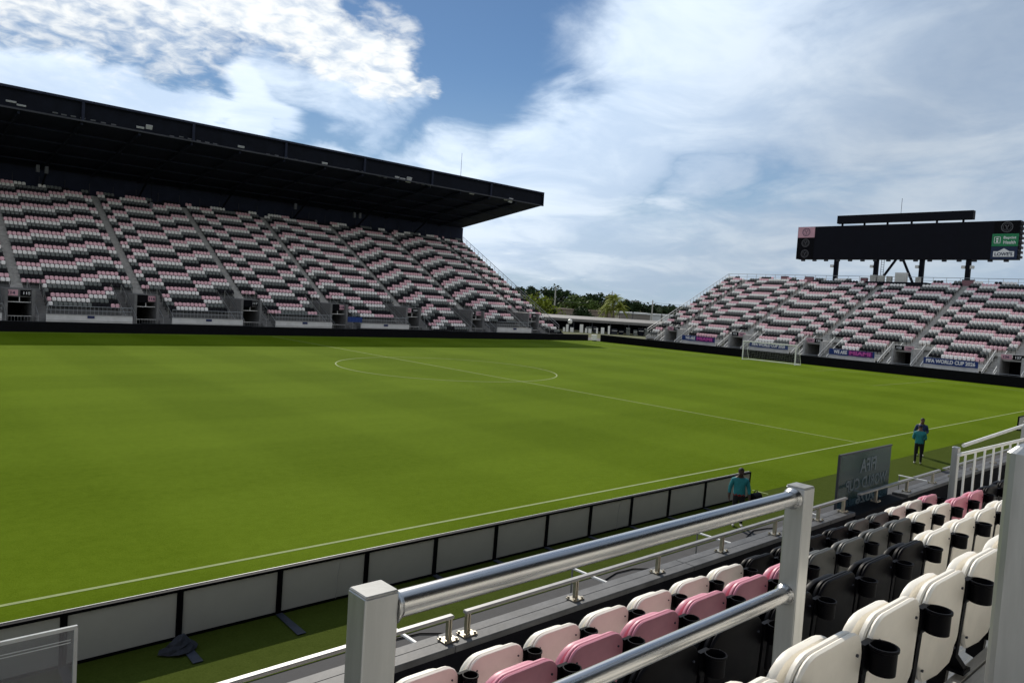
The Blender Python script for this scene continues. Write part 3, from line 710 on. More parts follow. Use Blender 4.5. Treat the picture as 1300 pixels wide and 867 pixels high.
for j in E_J:
    y, z = erow(j)
    xs = [-36.2]
    cuts = []
    if z < 4.15: cuts = [(a-0.4-2.75, a-0.4+2.75) for a in E_A]
    cur = -38.0
    for c0, c1 in cuts+[(E_END, 99)]:
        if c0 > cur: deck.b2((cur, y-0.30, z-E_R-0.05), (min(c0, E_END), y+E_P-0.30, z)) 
        cur = max(cur, c1)
    for s in range(8):
        a = E_A[s]; sizes, ph = E_BLK[s]; pl = phases(sizes, ph)
        nn = min(len(pl), 24)
        for k in range(nn):
            x = a+0.745+0.49*k
            if x > E_END-0.3 or (s < 7 and k > 23): continue
            if eportal(x, j): continue
            if z < 1.75 and ewall(x): continue
            if j == 17 and (k+s*3) % 11 < 3: continue
            cidx = (2+j-pl[k]+400) % 4
            SEATS.append(('E', x, y, z, 0.0, cidx, (s, j+20, k+1)))
    for a in E_A:
        if z >= 4.15:
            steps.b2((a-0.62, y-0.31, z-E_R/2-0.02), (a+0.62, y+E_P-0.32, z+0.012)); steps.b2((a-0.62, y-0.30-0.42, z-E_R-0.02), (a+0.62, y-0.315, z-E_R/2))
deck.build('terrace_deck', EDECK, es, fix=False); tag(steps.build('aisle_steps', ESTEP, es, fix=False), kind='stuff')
yT, zT = erow(17)
# rear wall, roof
RX0, RX1, RYF, RYB = -75.0, 60.3, 52.2, 76.2
b = MB(); b.b2((RX0, RYB, 10.0), (RX1, RYB+0.4, 20.55)); b.build('rear_wall', SOFF, es)
b = MB()
prof = [(RYF+0.35, 26.3), (RYF+0.35, 24.05), (RYB+0.6, 20.55), (RYB+0.6, 22.6)]
b.prism(prof, lambda p, k: (RX0 if k == 0 else RX1-0.06, p[0], p[1]), 1); b.build('roof', SOFF, es)
b = MB(); b.b2((RX0, RYF+0.33, 24.0), (RX1-0.06, RYF+0.348, 26.25)); b.build('fascia_panel', DARK, es)
b = MB(); b.b2((RX0, RYF-0.05, 26.22), (RX1, RYF+0.34, 26.5)); b.build('top_chord', DARK3, es)
b = MB(); b.b2((RX0, RYF-0.05, 23.93), (RX1, RYF+0.12, 24.12)); b.build('lower_chord', DARK2, es)
b = MB(); b.b2((RX1-0.05, RYF-0.04, 24.125), (RX1, RYF+0.34, 26.215)); b.build('end_panel', DARK, es)
vx = [-16.49+12.77*k for k in range(-4, 6)]
for x in vx:
    b = MB(); b.b2((x-0.16, RYF-0.02, 24.125), (x+0.16, RYF+0.2, 26.215)); b.build('truss_post', DARK3, es)
def soff(y): return 24.05-(y-RYF-0.35)*(3.5/(RYB+0.25-RYF))
for x in [v+6.385*h for v in vx for h in (0, 1)]:
    if x > RX1: continue
    b = MB(); b.bar((x, RYF+0.5, soff(RYF+0.5)-0.22), (x, RYB-0.1, soff(RYB-0.1)-0.22), 0.25, 0.42); b.build('rafter', DARK3, es)
for yy in (57.0, 62.0, 67.0, 72.0):
    b = MB(); b.b2((RX0, yy-0.1, soff(yy)-0.42), (RX1-3.5, yy+0.1, soff(yy)-0.24)); b.build('purlin', DARK3, es)
for x in vx:
    if x+6.4 < RX1:
        b = MB(); b.bar((x, RYB-0.2, 17.8), (x, RYB-6.5, soff(RYB-6.5)-0.3), 0.2); b.build('brace', DARK, es)
for x in np.arange(-36, 58, 3.2):
    b = MB(); b.tube([(x, yT+0.75, zT-0.1), (x, yT+0.75, zT+1.9)], 0.045, 5); b.build('rear_rail_post', DARK2, es)
# end rail
b = MB(); n = 22
top = [(E_END+0.1, erow(j)[0]-0.2, erow(j)[1]+1.15) for j in (-18, 17)]
b.tube(top, 0.05, 6); b.tube([(p[0], p[1], p[2]-0.45) for p in top], 0.03, 5)
for i in range(n+1):
    p = Vector(top[0]).lerp(Vector(top[1]), i/n); b.tube([p-Vector((0, 0, 1.15)), p], 0.035, 5)
b.build('end_rail', ALUPOST, es)
b = MB()
pr = [(43.9, 0.0), (43.9, 0.6)]+[(erow(17)[0]+0.6, zT)]+[(erow(17)[0]+0.6, 0)]
b.prism(pr, lambda p, k: (E_END+0.02+0.05*k, p[0], p[1]), 1); b.build('end_panel', DARK, es)
b = MB()
for j in range(-16, 17, 3):
    y, z = erow(j); b.b2((E_END-0.4, y, z), (E_END+0.0, y+0.2, z+0.9))
# front wall panels with rails
for x0, x1 in WALLS:
    b = MB(); b.b2((x0, 43.75, 0.0), (x1, 43.95, 1.36)); b.build('front_wall', LTGREY, es)
    b = MB(); b.b2((x0, 43.70, 0.70), (x1, 43.748, 0.735)); b.b2((x0, 43.68, 1.365), (x1, 44.0, 1.40)); b.build('wall_trim', STEP, es)
    b = MB(); b.tube([(x0, 43.9, 2.3), (x1, 43.9, 2.3)], 0.03, 5); b.tube([(x0, 43.9, 1.85), (x1, 43.9, 1.85)], 0.02, 5)
    for q in np.arange(x0+0.05, x1, 0.42): b.tube([(q, 43.9, 1.4), (q, 43.9, 2.3)], 0.014, 4)
    b.build('front_railing', ALUPOST, es)
    b = MB(); b.b2(((x0+x1)/2-0.35, 43.69, 1.02), ((x0+x1)/2+0.35, 43.745, 1.30)); b.build('wall_plate', mat('dark_blue_plate', (0.02, 0.03, 0.10), 0.6), es)
def portal_e(a, i):
    cx = a-0.4
    b = MB()
    b.b2((cx-1.45, 45.6, 0.0), (cx-1.15, 51.9, 3.9)); b.b2((cx+1.05, 45.6, 0.0), (cx+1.35, 51.9, 3.9)); b.b2((cx-1.15, 46.3, 3.0), (cx+1.05, 51.9, 3.9)); b.b2((cx-1.45, 51.2, 3.9), (cx+1.35, 51.9, 4.15))
    p = b.build('portal', EWALL, es)
    b = MB(); b.b2((cx-1.15, 51.5, 0.0), (cx+1.05, 51.85, 3.0)); b.build('dark_opening', LEDM, p)
    b = MB(); b.b2((cx-1.15, 46.1, 2.42), (cx+1.05, 46.2, 2.5)); b.b2((cx-0.07, 46.1, 2.5), (cx+0.0, 46.2, 3.0)); b.b2((cx-1.15, 45.62, 0.95), (cx+1.05, 45.7, 1.0)); b.build('lintel_frame', LTGREY, p)
    for sx, w in ((-1, -2.75), (1, 2.75)):
        xa, xb = (cx-2.72, cx-1.47) if sx < 0 else (cx+1.37, cx+2.72)
        b = MB()
        for k in range(13): b.b2((xa, 44.0+0.57*k, 0.0), (xb, 44.0+0.57*(k+1)-0.003, 0.30*(k+1)))
        b.build('stairs', EWALL, es, fix=False)
        b = MB()
        for xx in (xa+0.06, xb-0.06): 
            b.tube([(xx, 44.1, 1.25), (xx, 51.0, 4.9)], 0.035, 5)
            for k in (0, 4, 8, 12): b.tube([(xx, 44.2+0.57*k, 0.3*(k+1)), (xx, 44.2+0.57*k, 1.3+0.3*k)], 0.03, 5)
        b.build('stair_rail', ALUPOST, es)
    b = MB(); 
    for q in np.arange(cx-1.1, cx+1.05, 0.3): b.tube([(q, 45.66, 0), (q, 45.66, 0.95)], 0.02, 4)
    b.build('portal_rail', ALUPOST, es)
    if i in (2, 3, 4):
        b = MB(); b.b2((cx-1.35, 45.95, 2.95), (cx+0.15, 46.12, 3.85)); b.build('dark_panel', LEDM, es)
    n0 = 113+i
    sg = empty('section_sign', (cx, 46.25, 3.42), f'section sign numbered {n0} and {n0+1} above a covered stand entrance, {ORD[i+1]} from the left', 'sign', 'section signs above the stand entrances')
    for q, nn in ((-1, n0), (1, n0+1)):
        pk = nn % 2 == 0
        b = MB(); b.b2((0.66*q-0.60+(-.05 if q < 0 else .05)-0.05, -0.06, -0.3), (0.66*q+0.60+(-.05 if q < 0 else .05)-0.05, 0.02, 0.34)); b.build('plate', PINKP if pk else LEDM, sg)
        text(str(nn), 0.5, 'number', NAVYP if pk else LETTER, sg, (0.66*q+(-.05 if q < 0 else .05)-0.05, -0.07, 0.02), FACE_S, 0.012, 0.66, 0.006, height=0.30)
for i, a in enumerate(E_A): portal_e(a, i)
b = MB()
n = 9
for k in range(n):
    x0 = 15.3+2.3*k/n
    b.add([(x0, 43.62-0.02*(k % 2), 1.5), (x0+2.3/n, 43.62-0.02*((k+1) % 2), 1.5), (x0+2.3/n, 43.62-0.02*((k+1) % 2), 2.2), (x0, 43.62-0.02*(k % 2), 2.25)], [(0, 1, 2, 3)])
    b.add([(x0, 43.66, 1.5), (x0+2.3/n, 43.66, 1.5), (x0+2.3/n, 43.66, 2.2), (x0, 43.66, 2.25)], [(3, 2, 1, 0)])
tag(b.build('blue_banner', BLUEB, fix=False), 'blue cloth hung on the railing of the covered stand', 'banner')
# floodlights and speakers under the roof front
def on_y(x, y, Y):
    d = FW + RT*((x-650)/946.01) + UP*((433.5-y)/946.01); return CAM+d*((Y-CAM.y)/d.y)
def on_x(x, y, X):
    d = FW + RT*((x-650)/946.01) + UP*((433.5-y)/946.01); return CAM+d*((X-CAM.x)/d.x)
FIXD = mat('dull_fixture', (0.10, 0.105, 0.12), 0.5, var=0.1)
FIX = mat('floodlight_housing', (0.42, 0.43, 0.45), 0.4, var=0.05)
def flood(px, py, w, h, lab, tilt, m=None):
    p = on_y(px, py, RYF+0.35)
    r = empty('floodlight', p, lab, 'floodlight', 'light fixtures along the roof edge')
    b = MB(); b.box((0, 0, 0), (w, 0.18, h), 0, tilt); b.build('lamp_head', m or FIX, r)
    b = MB(); b.tube([(0, 0.05, 0), (0, 0.2, max(0.25, 24.1-p.z))], 0.05, 5); b.build('bracket', DARK2, r)
NTH = iter(range(1, 60))
for px, py, w, h in ((14, 129, 1.0, 0.18), (27, 134, 0.9, 0.16), (178, 162, 0.9, 0.22), (189, 163, 0.75, 0.8), (306, 186.5, 0.9, 0.25), (412, 207.5, 0.9, 0.28), (504, 225, 0.8, 0.25), (511, 227, 1.0, 0.2), (519, 228.5, 0.9, 0.9), (599, 245.5, 1.0, 0.35), (642, 253.5, 0.8, 0.25), (648, 254.5, 0.9, 0.8)):
    flood(px, py, w, h, f'pale floodlight on the roof edge, {ORD[next(NTH)]} bright one from the left', 0.5)
k = 0
for run in ([(70, 142.5), (81, 145), (93, 147), (105, 149.5), (118, 152), (131, 155), (144, 157.5)], [(218, 172), (230, 173), (241, 175.5), (252, 178), (263, 180), (273, 182)], [(340, 195), (351, 196.5), (363, 199), (376, 202), (387, 204)],
            [(442, 214), (453, 216), (461, 217), (482, 223), (489, 225)], [(530, 232), (537, 233.5), (545, 235)]):
    for px, py in run:
        k += 1; flood(px, py+1.0, 0.55, 0.14, f'small dim light bar below the roof edge, {ORD[k] if k < 26 else "near right end"} from the left', 0.3, FIXD)
sk_n = 0
for px, py in ((48, 214), (59, 216), (190, 189), (192, 261), (375, 262), (450, 273), (457, 274)):
    p = on_y(px, py, 69.0)
    sk_n += 1
    r = empty('loudspeaker', p, f'pale loudspeaker hanging under the dark roof, {ORD[sk_n]} from the left', 'loudspeaker', 'loudspeakers under the roof')
    b = MB(); b.bbox((0, 0, 0), (0.42, 0.35, 0.95), 0.05); b.build('housing', FIXD, r)
    b = MB(); b.tube([(0, 0, 0.48), (0, 0, max(0.9, soff(69)-p.z))], 0.04, 5); b.build('hanger', DARK, r)
# antenna on the roof
p = on_y(585, 222, 60.0)
r = empty('antenna', p, 'thin antenna mast on top of the dark roof', 'antenna')
b = MB(); b.tube([(0, 0, -3.3), (0, 0, 3.9)], [0.05, 0.03], 5); b.build('mast', DARK2, r)
b = MB(); b.tube([(-0.4, 0, -0.2), (0.4, 0, -0.2)], 0.03, 5); b.build('crossarm', DARK2, r)

# ------------------------------------------------------------------ north stand (uncovered)
N_A = [24.9-12.2*k for k in range(5)]
N_P, N_R, N_X0, N_Z0 = 0.80, 0.380, 75.8, 6.93-0.60
N_BLK = {-1: ([3, 4, 3], [0, 2, 3]), 0: ([4, 4, 8, 4, 3], [0, 2, 3, 1, 2]), 1: ([3, 8, 5, 4, 3], [1, 0, 1, 3, 1]), 2: ([2, 5, 5, 8, 3], [1, 2, 0, 2, 1]), 3: ([3, 5, 8, 5, 2], [0, 2, 0, 3, 1]), 4: ([4, 5, 8, 4, 2], [2, 0, 2, 3, 1])}
ns = empty('open_stand', (0, 0, 0), 'uncovered stand of stepped pink, white and black seat rows behind the goal', 'stand')
deck = MB(); steps = MB()
NJ = range(-13, 17)
Y_END = 29.6; Y_R = -37.0
def nrow(j): return N_X0+N_P*j, N_Z0+N_R*j
for j in NJ:
    x, z = nrow(j)
    cur = Y_END
    cuts = [(a+2.75, a-2.75) for a in N_A] if z < 2.95 else []
    for c0, c1 in cuts+[(Y_R, -99)]:
        if c0 < cur: deck.b2((x-0.28, max(c0, Y_R), z-N_R-0.05), (x+N_P-0.28, cur, z))
        cur = min(cur, c1)
    for s in range(-1, 5):
        a = N_A[s] if s >= 0 else None
        pl = phases(*N_BLK[s])
        for k in range(23 if s >= 0 else 8):
            y = (a-0.72-0.485*k) if s >= 0 else (Y_END-0.4-0.49*k)
            if y < Y_R+0.2: continue
            if s >= 0 and s < 4 and y < N_A[s+1]+0.6: continue
            if s < 0 and y < N_A[0]+0.6: continue
            if z < 2.95 and any(abs(y-q) < 2.85 for q in N_A): continue
            if j >= 15 and -7.0 < y < 3.4: continue
            if j < -12 and s >= 0: continue
            if j == 16 and (k+s*5) % 9 < 3: continue
            SEATS.append(('N', x, y, z, -pi/2, (2+j-pl[k]+400) % 4, (s, j+14, k+1)))
    for a in N_A:
        if z >= 2.9:
            steps.b2((x-0.29, a-0.55, z-N_R/2-0.02), (x+N_P-0.3, a+0.55, z+0.012)); steps.b2((x-0.68, a-0.55, z-N_R-0.02), (x-0.295, a+0.55, z-N_R/2))
deck.build('terrace_deck', DECK, ns, fix=False); tag(steps.build('aisle_steps', STEP, ns, fix=False), kind='stuff')
xT, zTn = nrow(16)
b = MB(); b.b2((xT+0.55, Y_R, 0), (xT+0.7, Y_END, zTn+0.2)); b.build('rear_wall', DECK, ns)
b = MB(); b.prism([(64.9, 0), (64.9, 1.3), (xT+0.5, zTn-0.1), (xT+0.5, 0)], lambda p, k: (p[0], Y_END+0.02+0.05*k, p[1]), 1); b.build('end_panel', DECK, ns)
b = MB()
ra = [(xT+0.6, Y_END-0.05, zTn+1.25), (xT+0.6, Y_R, zTn+1.25)]
b.tube(ra, 0.04, 5); b.tube([(p[0], p[1], p[2]-0.5) for p in ra], 0.025, 5)
for q in np.arange(Y_R, Y_END, 1.9): b.tube([(xT+0.6, q, zTn-0.1), (xT+0.6, q, zTn+1.25)], 0.035, 5)
b.build('rear_rail', ALUPOST, ns)
b = MB()
re = [(65.2, Y_END+0.05, 2.6), (xT+0.6, Y_END+0.05, zTn+1.25)]
b.tube(re, 0.05, 6); b.tube([(p[0], p[1], p[2]-0.45) for p in re], 0.03, 5)
for i in range(25):
    p = Vector(re[0]).lerp(Vector(re[1]), i/24); b.tube([p-Vector((0, 0, 1.3)), p], 0.035, 5)
b.build('end_rail', ALUPOST, ns)
def banner(y0, y1, lines, lab, mag=None):
    r = empty('banner', (64.3, (y0+y1)/2, 1.72), lab, 'banner', 'blue banners on the front of the open stand')
    n = 12; v = []; w = abs(y0-y1)
    for k in range(n+1):
        yy = w/2-w*k/n; d = 0.02*sin(k*1.9)
        v += [(d, yy, -0.40+0.02*sin(k*1.3)), (d, yy, 0.40), (d+0.03, yy, 0.40), (d+0.03, yy, -0.40+0.02*sin(k*1.3))]
    f = []
    for k in range(n):
        for q in range(4): f.append((k*4+q, k*4+(q+1) % 4, k*4+4+(q+1) % 4, k*4+4+q))
    f += [(3, 2, 1, 0), (n*4, n*4+1, n*4+2, n*4+3)]
    b = MB(); b.add(v, f); b.build('cloth', BLUEB, r)
    if mag:
        b = MB(); b.b2((-0.034, w/2-w*mag[0], -0.36), (-0.03, w/2-w*mag[1], 0.38)); b.build('magenta_field', MAGB, r)
    for s, c, wd, m in lines:
        text(s, 0.7, 'lettering', m, r, (-0.045, w/2-w*c, 0.02), FACE_W, 0.03, wd*w, 0.006, height=0.50)
for k, a in enumerate(N_A):
    y0, y1 = a-2.95, (N_A[k+1]+2.9 if k < 4 else Y_R)
    b = MB(); b.b2((64.5, y1+0.1, 0), (64.7, y0-0.1, 1.42)); b.build('front_wall', LTGREY, ns)
    b = MB(); b.tube([(64.35, y0, 0.75), (64.35, y1, 0.75)], 0.03, 5)
    for q in np.arange(y1+0.3, y0, 1.9): b.tube([(64.35, q, 0), (64.35, q, 0.95)], 0.03, 5)
    b.tube([(64.6, y0, 2.05), (64.6, y1, 2.05)], 0.03, 5); b.build('front_rail', ALUPOST, ns)
    if k in (0, 2):
        banner(y0-0.1, y1+0.1, [('WE ARE', 0.26, 0.30, LETTER), ('MIAMI', 0.69, 0.46, PLET)], f'blue and magenta WE ARE MIAMI banner {"left of the goal" if k == 0 else "right of the goal"}', (0.44, 0.96))
    elif k == 1:
        banner(y0-0.1, y1+0.1, [('FIFA WORLD CUP 2026', 0.5, 0.86, LETTER)], 'blue banner with white lettering seen through the goal net')
    elif k == 3:
        banner(y0-0.1, y1+0.1, [('FIFA WORLD CUP 2026', 0.5, 0.9, LETTER)], 'blue FIFA WORLD CUP 2026 banner, rightmost below the open stand seats')
    # portal
    p = MB(); p.b2((65.5, a+1.1, 0), (70.6, a+1.35, 2.95)); p.b2((65.5, a-1.35, 0), (70.6, a-1.1, 2.95)); p.b2((66.2, a-1.1, 2.45), (70.6, a+1.1, 2.95))
    po = p.build('portal', STEP, ns)
    b = MB(); b.b2((69.8, a-1.1, 0), (70.4, a+1.1, 2.45)); b.build('dark_opening', LEDM, po)
    b = MB(); b.tube([(65.4, a+1.1, 0.9), (65.4, a-1.1, 0.9)], 0.03, 5); b.tube([(65.4, a+1.1, 0.5), (65.4, a-1.1, 0.5)], 0.02, 5); b.build('portal_rail', ALUPOST, ns)
    for ya, yb in ((a+2.7, a+1.38), (a-1.38, a-2.7)):
        b = MB()
        for q in range(9): b.b2((64.5+0.62*q, yb, 0), (64.5+0.62*(q+1)-0.003, ya, 0.31*(q+1)))
        b.build('stairs', STEP, ns, fix=False)
        b = MB()
        for yy in (ya-0.06, yb+0.06):
            b.tube([(64.5, yy, 0.95), (65.6, yy, 1.6), (69.4, yy, 3.6)], 0.045, 6); b.tube([(64.5, yy, 0.5), (69.4, yy, 3.1)], 0.03, 5)
            for q in (0, 3, 6): b.tube([(64.6+0.62*q, yy, 0.31*(q+1)), (64.6+0.62*q, yy, 1.05+0.33*q)], 0.04, 5)
        b.build('stair_rail', WPAINT, ns)
    n0 = 122+k
    sg = empty('section_sign', (66.1, a, 2.95), f'section sign numbered {n0} and {n0+1} above an open stand entrance, {ORD[k+1]} from the left', 'sign', 'section signs above the stand entrances')
    for q, nn in ((1, n0), (-1, n0+1)):
        pk = nn % 2 == 0
        b = MB(); b.b2((-0.06, 0.62*q-0.58, -0.28), (0.02, 0.62*q+0.58, 0.30)); b.build('plate', PINKP if pk else LEDM, sg)
        text(str(nn), 0.5, 'number', NAVYP if pk else LETTER, sg, (-0.07, 0.62*q, 0.01), FACE_W, 0.012, 0.62, 0.006, height=0.28)

# far seats: nearest ones one by one, the rest as one mesh
def far_seat_template():
    b = MB()
    ol = [(-0.22, 0.36), (0.22, 0.36), (0.22, 0.68), (0.17, 0.78), (0.08, 0.81), (-0.08, 0.81), (-0.17, 0.78), (-0.22, 0.68)]
    b.prism(ol, lambda p, k: (p[0], 0.20+0.05*k+0.10*(p[1]-0.4), p[1]), 1)
    ol = [(-0.15, 0.34), (0.15, 0.34), (0.21, 0.40), (0.21, 0.64), (0.15, 0.73), (0.06, 0.76), (-0.06, 0.76), (-0.15, 0.73), (-0.21, 0.64), (-0.21, 0.40)]
    lay = [(0.165, 0.0), (0.125, 0.0), (0.095, 0.030), (0.070, 0.075)]
    def sq(p, k):
        yo, ins = lay[k]; f = 1-ins/0.21
        return (p[0]*f, yo+0.08*(p[1]-0.4), 0.53+(p[1]-0.53)*f)
    b.prism(ol, sq, 3)
    nmain = len(b.f)
    b.b2((0.215, 0.12, 0.0), (0.26, 0.22, 0.52))
    return b, nmain
tb, nmain = far_seat_template()
FM = [FBLACK, FGREY, FWHITE, FPINK]
TV = np.array(tb.v); TF = tb.f
tmesh = []
for c in range(4):
    me = bpy.data.meshes.new('stadium_seat'); me.from_pydata(tb.v, [], tb.f)
    me.materials.append(FM[c]); me.materials.append(FBLACK)
    me.polygons.foreach_set('material_index', [0 if i < nmain else 1 for i in range(len(TF))])
    bm = bmesh.new(); bm.from_mesh(me); bmesh.ops.recalc_face_normals(bm, faces=bm.faces); bm.to_mesh(me); bm.free()
    tmesh.append(me)
# consistent normals for the big mesh too
me0 = tmesh[0]; TF = [tuple(p.vertices) for p in me0.polygons]; TV = np.array([v.co[:] for v in me0.vertices]); TMI = [p.material_index for p in me0.polygons]
def visible_px(s):
    P = Vector((s[1], s[2], s[3]+0.6))-CAM; z = P.dot(FW)
    if z < 1: return None
    return 650+946*P.dot(RT)/z, 433.5-946*P.dot(UP)/z, z
cand = []
for i, s in enumerate(SEATS):
    v = visible_px(s)
    if v and -5 < v[0] < 1300 and -5 < v[1] < 867: cand.append((v[2], i))
cand.sort()
NIND = 300-nseat
ind = {i for _, i in cand[:NIND]}
cname = ['black', 'dark grey', 'white', 'pink']
for i in sorted(ind):
    kd, x, y, z, rz, c, (s, rw, k) = SEATS[i]
    o = bpy.data.objects.new('stadium_seat', tmesh[c]); COL.objects.link(o); o.location = (x, y, z); o.rotation_euler = (0, 0, rz)
    if kd == 'E':
        lab = f'{cname[c]} seat, {ORD[s+1]} covered stand block, {ORD[rw]} row up, {ORD[k]} from its left'
    else:
        lab = f'{cname[c]} seat, {ORD[s+2]} open stand block, {ORD[rw]} row up, {ORD[k]} from its left'
    tag(o, lab, 'seat', f'{cname[c]} seats low in the {"covered" if kd == "E" else "open"} stand')
rest = [SEATS[i] for i in range(len(SEATS)) if i not in ind]
nr = len(rest); nv = len(TV)
V = np.empty((nr, nv, 3), np.float32)
arr = np.array([(s[1], s[2], s[3], s[4]) for s in rest])
jit = rng.uniform(-0.012, 0.012, (nr, 3))
cr, sr = np.cos(arr[:, 3]), np.sin(arr[:, 3])
V[:, :, 0] = TV[None, :, 0]*cr[:, None]-TV[None, :, 1]*sr[:, None]+(arr[:, 0]+jit[:, 0])[:, None]
V[:, :, 1] = TV[None, :, 0]*sr[:, None]+TV[None, :, 1]*cr[:, None]+(arr[:, 1]+jit[:, 1])[:, None]
V[:, :, 2] = TV[None, :, 2]+(arr[:, 2]+jit[:, 2])[:, None]
lt = np.array([len(f) for f in TF]); li = np.concatenate([np.array(f) for f in TF])
me = bpy.data.meshes.new('stadium_seats')
me.vertices.add(nr*nv); me.vertices.foreach_set('co', V.ravel())
LI = (li[None, :]+np.arange(nr)[:, None]*nv).ravel()
me.loops.add(len(LI)); me.loops.foreach_set('vertex_index', LI.astype(np.int32))
LT = np.tile(lt, nr); LS = np.concatenate(([0], np.cumsum(LT)[:-1]))
me.polygons.add(len(LT)); me.polygons.foreach_set('loop_start', LS.astype(np.int32))
for m in FM: me.materials.append(m)
mi = np.array(TMI)
MI = np.where(mi[None, :] == 0, np.array([s[5] for s in rest])[:, None], 0).ravel()
me.polygons.foreach_set('material_index', MI.astype(np.int32))
me.update(calc_edges=True); me.validate()
o = bpy.data.objects.new('stadium_seats', me); COL.objects.link(o)
tag(o, 'rows of folded pink, white, grey and black seats filling both far stands', 'seats', kind='stuff')

# ------------------------------------------------------------------ scoreboard
SX = 90.2
sb = empty('scoreboard', (SX, 0, zTn), 'wide black video scoreboard on steel columns above the open stand', 'scoreboard'); o = Vector((SX, 0, zTn))
YL, YRR, ZB, ZT2 = 16.85, -17.3, 16.6, 22.32
def B(lo, hi): return lc(lo, o), lc(hi, o)
b = MB(); b.b2(*B((SX, YRR, ZB), (SX+1.6, YL, ZT2))); b.build('cabinet', SCREEN, sb)
b = MB()
for k in range(16): 
    yy = YL-1.2-k*2.1
    b.b2(*B((SX+0.2, yy-0.3, ZB-0.35), (SX+0.6, yy+0.3, ZB)))
b.build('light_bar', DARK2, sb)
for yy in (9.65, 2.9, -4.2, -10.85):
    b = MB(); b.b2(*B((SX+0.3, yy-0.32, 9.0), (SX+0.9, yy+0.32, ZB-0.002))); b.build('column', DARK, sb)
for y0, y1 in ((2.6, -0.2), (-3.4, -1.3)):
    b = MB(); b.bar(lc((SX+0.5, y0, zTn-0.3), o), lc((SX+0.5, y1, ZB), o), 0.32); b.build('brace', DARK, sb)
b = MB(); b.b2(*B((SX+0.2, -10.95, 22.75), (SX+1.2, 10.0, 24.1))); b.build('top_sign', SCREEN, sb)
for k in range(6):
    yy = 9.2-k*3.75
    b = MB(); b.b2(*B((SX+0.5, yy-0.12, ZT2), (SX+0.8, yy+0.12, 22.75))); b.build('strut', DARK, sb)
b = MB(); b.tube([lc((SX+0.8, -0.2, 24.1), o), lc((SX+0.8, -0.2, 26.6), o)], 0.035, 5); b.build('antenna', DARK2, sb)
b = MB()
for k in range(8): b.b2(*B((SX+0.3, YRR-0.35, ZB+0.2+k*0.7), (SX+1.3, YRR-0.002, ZB+0.55+k*0.7)))
b.build('side_vent', DARK2, sb)
b = MB(); b.tube([lc((SX+0.2, 1.95, 12), o), lc((SX+0.2, 1.95, ZB), o)], 0.04, 4); b.tube([lc((SX+0.2, 1.5, 12), o), lc((SX+0.2, 1.5, ZB), o)], 0.04, 4)
for q in np.arange(12.5, ZB, 0.4): b.tube([lc((SX+0.2, 1.95, q), o), lc((SX+0.2, 1.5, q), o)], 0.03, 4)
b.build('ladder', DARK2, sb)
for yy in (9.65, 2.9, -4.2, -10.85):
    b = MB(); b.b2(*B((SX+0.1, yy+0.35, 15.2), (SX+0.6, yy+0.85, 15.65)))
    if yy < -10: b.b2(*B((SX+0.1, yy-0.85, 15.2), (SX+0.6, yy-0.35, 15.65)))
    b.build('junction_box', LTGREY, sb)
def sign(y0, y1, z0, z1, m, name):
    b = MB(); b.b2(*B((SX-0.05, y1, z0), (SX-0.002, y0, z1))); return b.build(name, m, sb)
def crest(yc, zc, R, m, m2, parent):
    b = MB(); n = 28
    for r0, r1 in ((R, R*0.87), (R*0.66, R*0.60)):
        for k in range(n):
            a, a2 = 2*pi*k/n, 2*pi*(k+1)/n
            b.add([lc((SX-0.06, yc+r*cos(t), zc+r*sin(t)), o) for r, t in ((r0, a), (r0, a2), (r1, a2), (r1, a))], [(0, 1, 2, 3)])
    # two mirrored birds forming an M
    for s in (1, -1):
        pts = [(0.05, -0.45), (0.16, -0.42), (0.13, -0.05), (0.34, 0.30), (0.20, 0.42), (0.05, 0.10)]
        b.add([lc((SX-0.06, yc+s*p[0]*R, zc+p[1]*R), o) for p in pts], [tuple(range(6))])
    for k in range(16):
        a = 2*pi*k/16
        b.add([lc((SX-0.062, yc+R*(0.765*cos(a)+dx), zc+R*(0.765*sin(a)+dz)), o) for dx, dz in ((-.045, -.045), (.045, -.045), (.045, .045), (-.045, .045))], [(0, 1, 2, 3)])
    b.build('crest', m, parent)
h3 = (ZT2-ZB)/3
pp = sign(YL-0.05, YL-3.15, ZT2-h3, ZT2-0.03, PINKP, 'crest_panel'); crest(YL-1.6, ZT2-h3/2, 0.72, NAVYP, None, pp)
for k in (1, 2):
    pp = sign(YL-0.05, YL-3.15, ZT2-h3*(k+1)+0.03, ZT2-h3*k-0.03, LEDM, 'crest_panel'); crest(YL-1.6, ZT2-h3*(k+0.5), 0.72, DIMLET, None, pp)
pp = sign(YRR+3.3, YRR+0.05, ZT2-h3+0.03, ZT2-0.03, LEDM, 'crest_panel'); crest(YRR+1.65, ZT2-h3/2, 0.78, DIMLET, None, pp)
pp = sign(YRR+3.45, YRR+0.05, ZT2-2*h3+0.03, ZT2-h3-0.03, GREENP, 'sponsor_panel')
for s, dz, wd in (('Baptist', 0.30, 1.62), ('Health', -0.33, 1.55)):
    text(s, 0.7, 'lettering', LETTER, pp, lc((SX-0.06, YRR+1.15, ZT2-1.5*h3+dz), o), FACE_W, 0.012, wd, 0.004, height=0.50)
b = MB(); yc, zc = YRR+2.75, ZT2-1.5*h3
for y0, y1, z0, z1 in ((0.42, 0.34, -0.5, 0.5), (-0.34, -0.42, -0.5, 0.5), (0.42, -0.42, 0.42, 0.5), (0.42, -0.42, -0.5, -0.42), (0.12, -0.12, -0.35, -0.05), (0.14, -0.14, 0.05, 0.3)):
    b.b2(*B((SX-0.065, yc+y1, zc+z0), (SX-0.055, yc+y0, zc+z1)))
b.build('emblem', LETTER, pp)
pp = sign(YRR+3.45, YRR+0.05, ZB+0.03, ZB+h3-0.03, NAVYP, 'sponsor_panel')
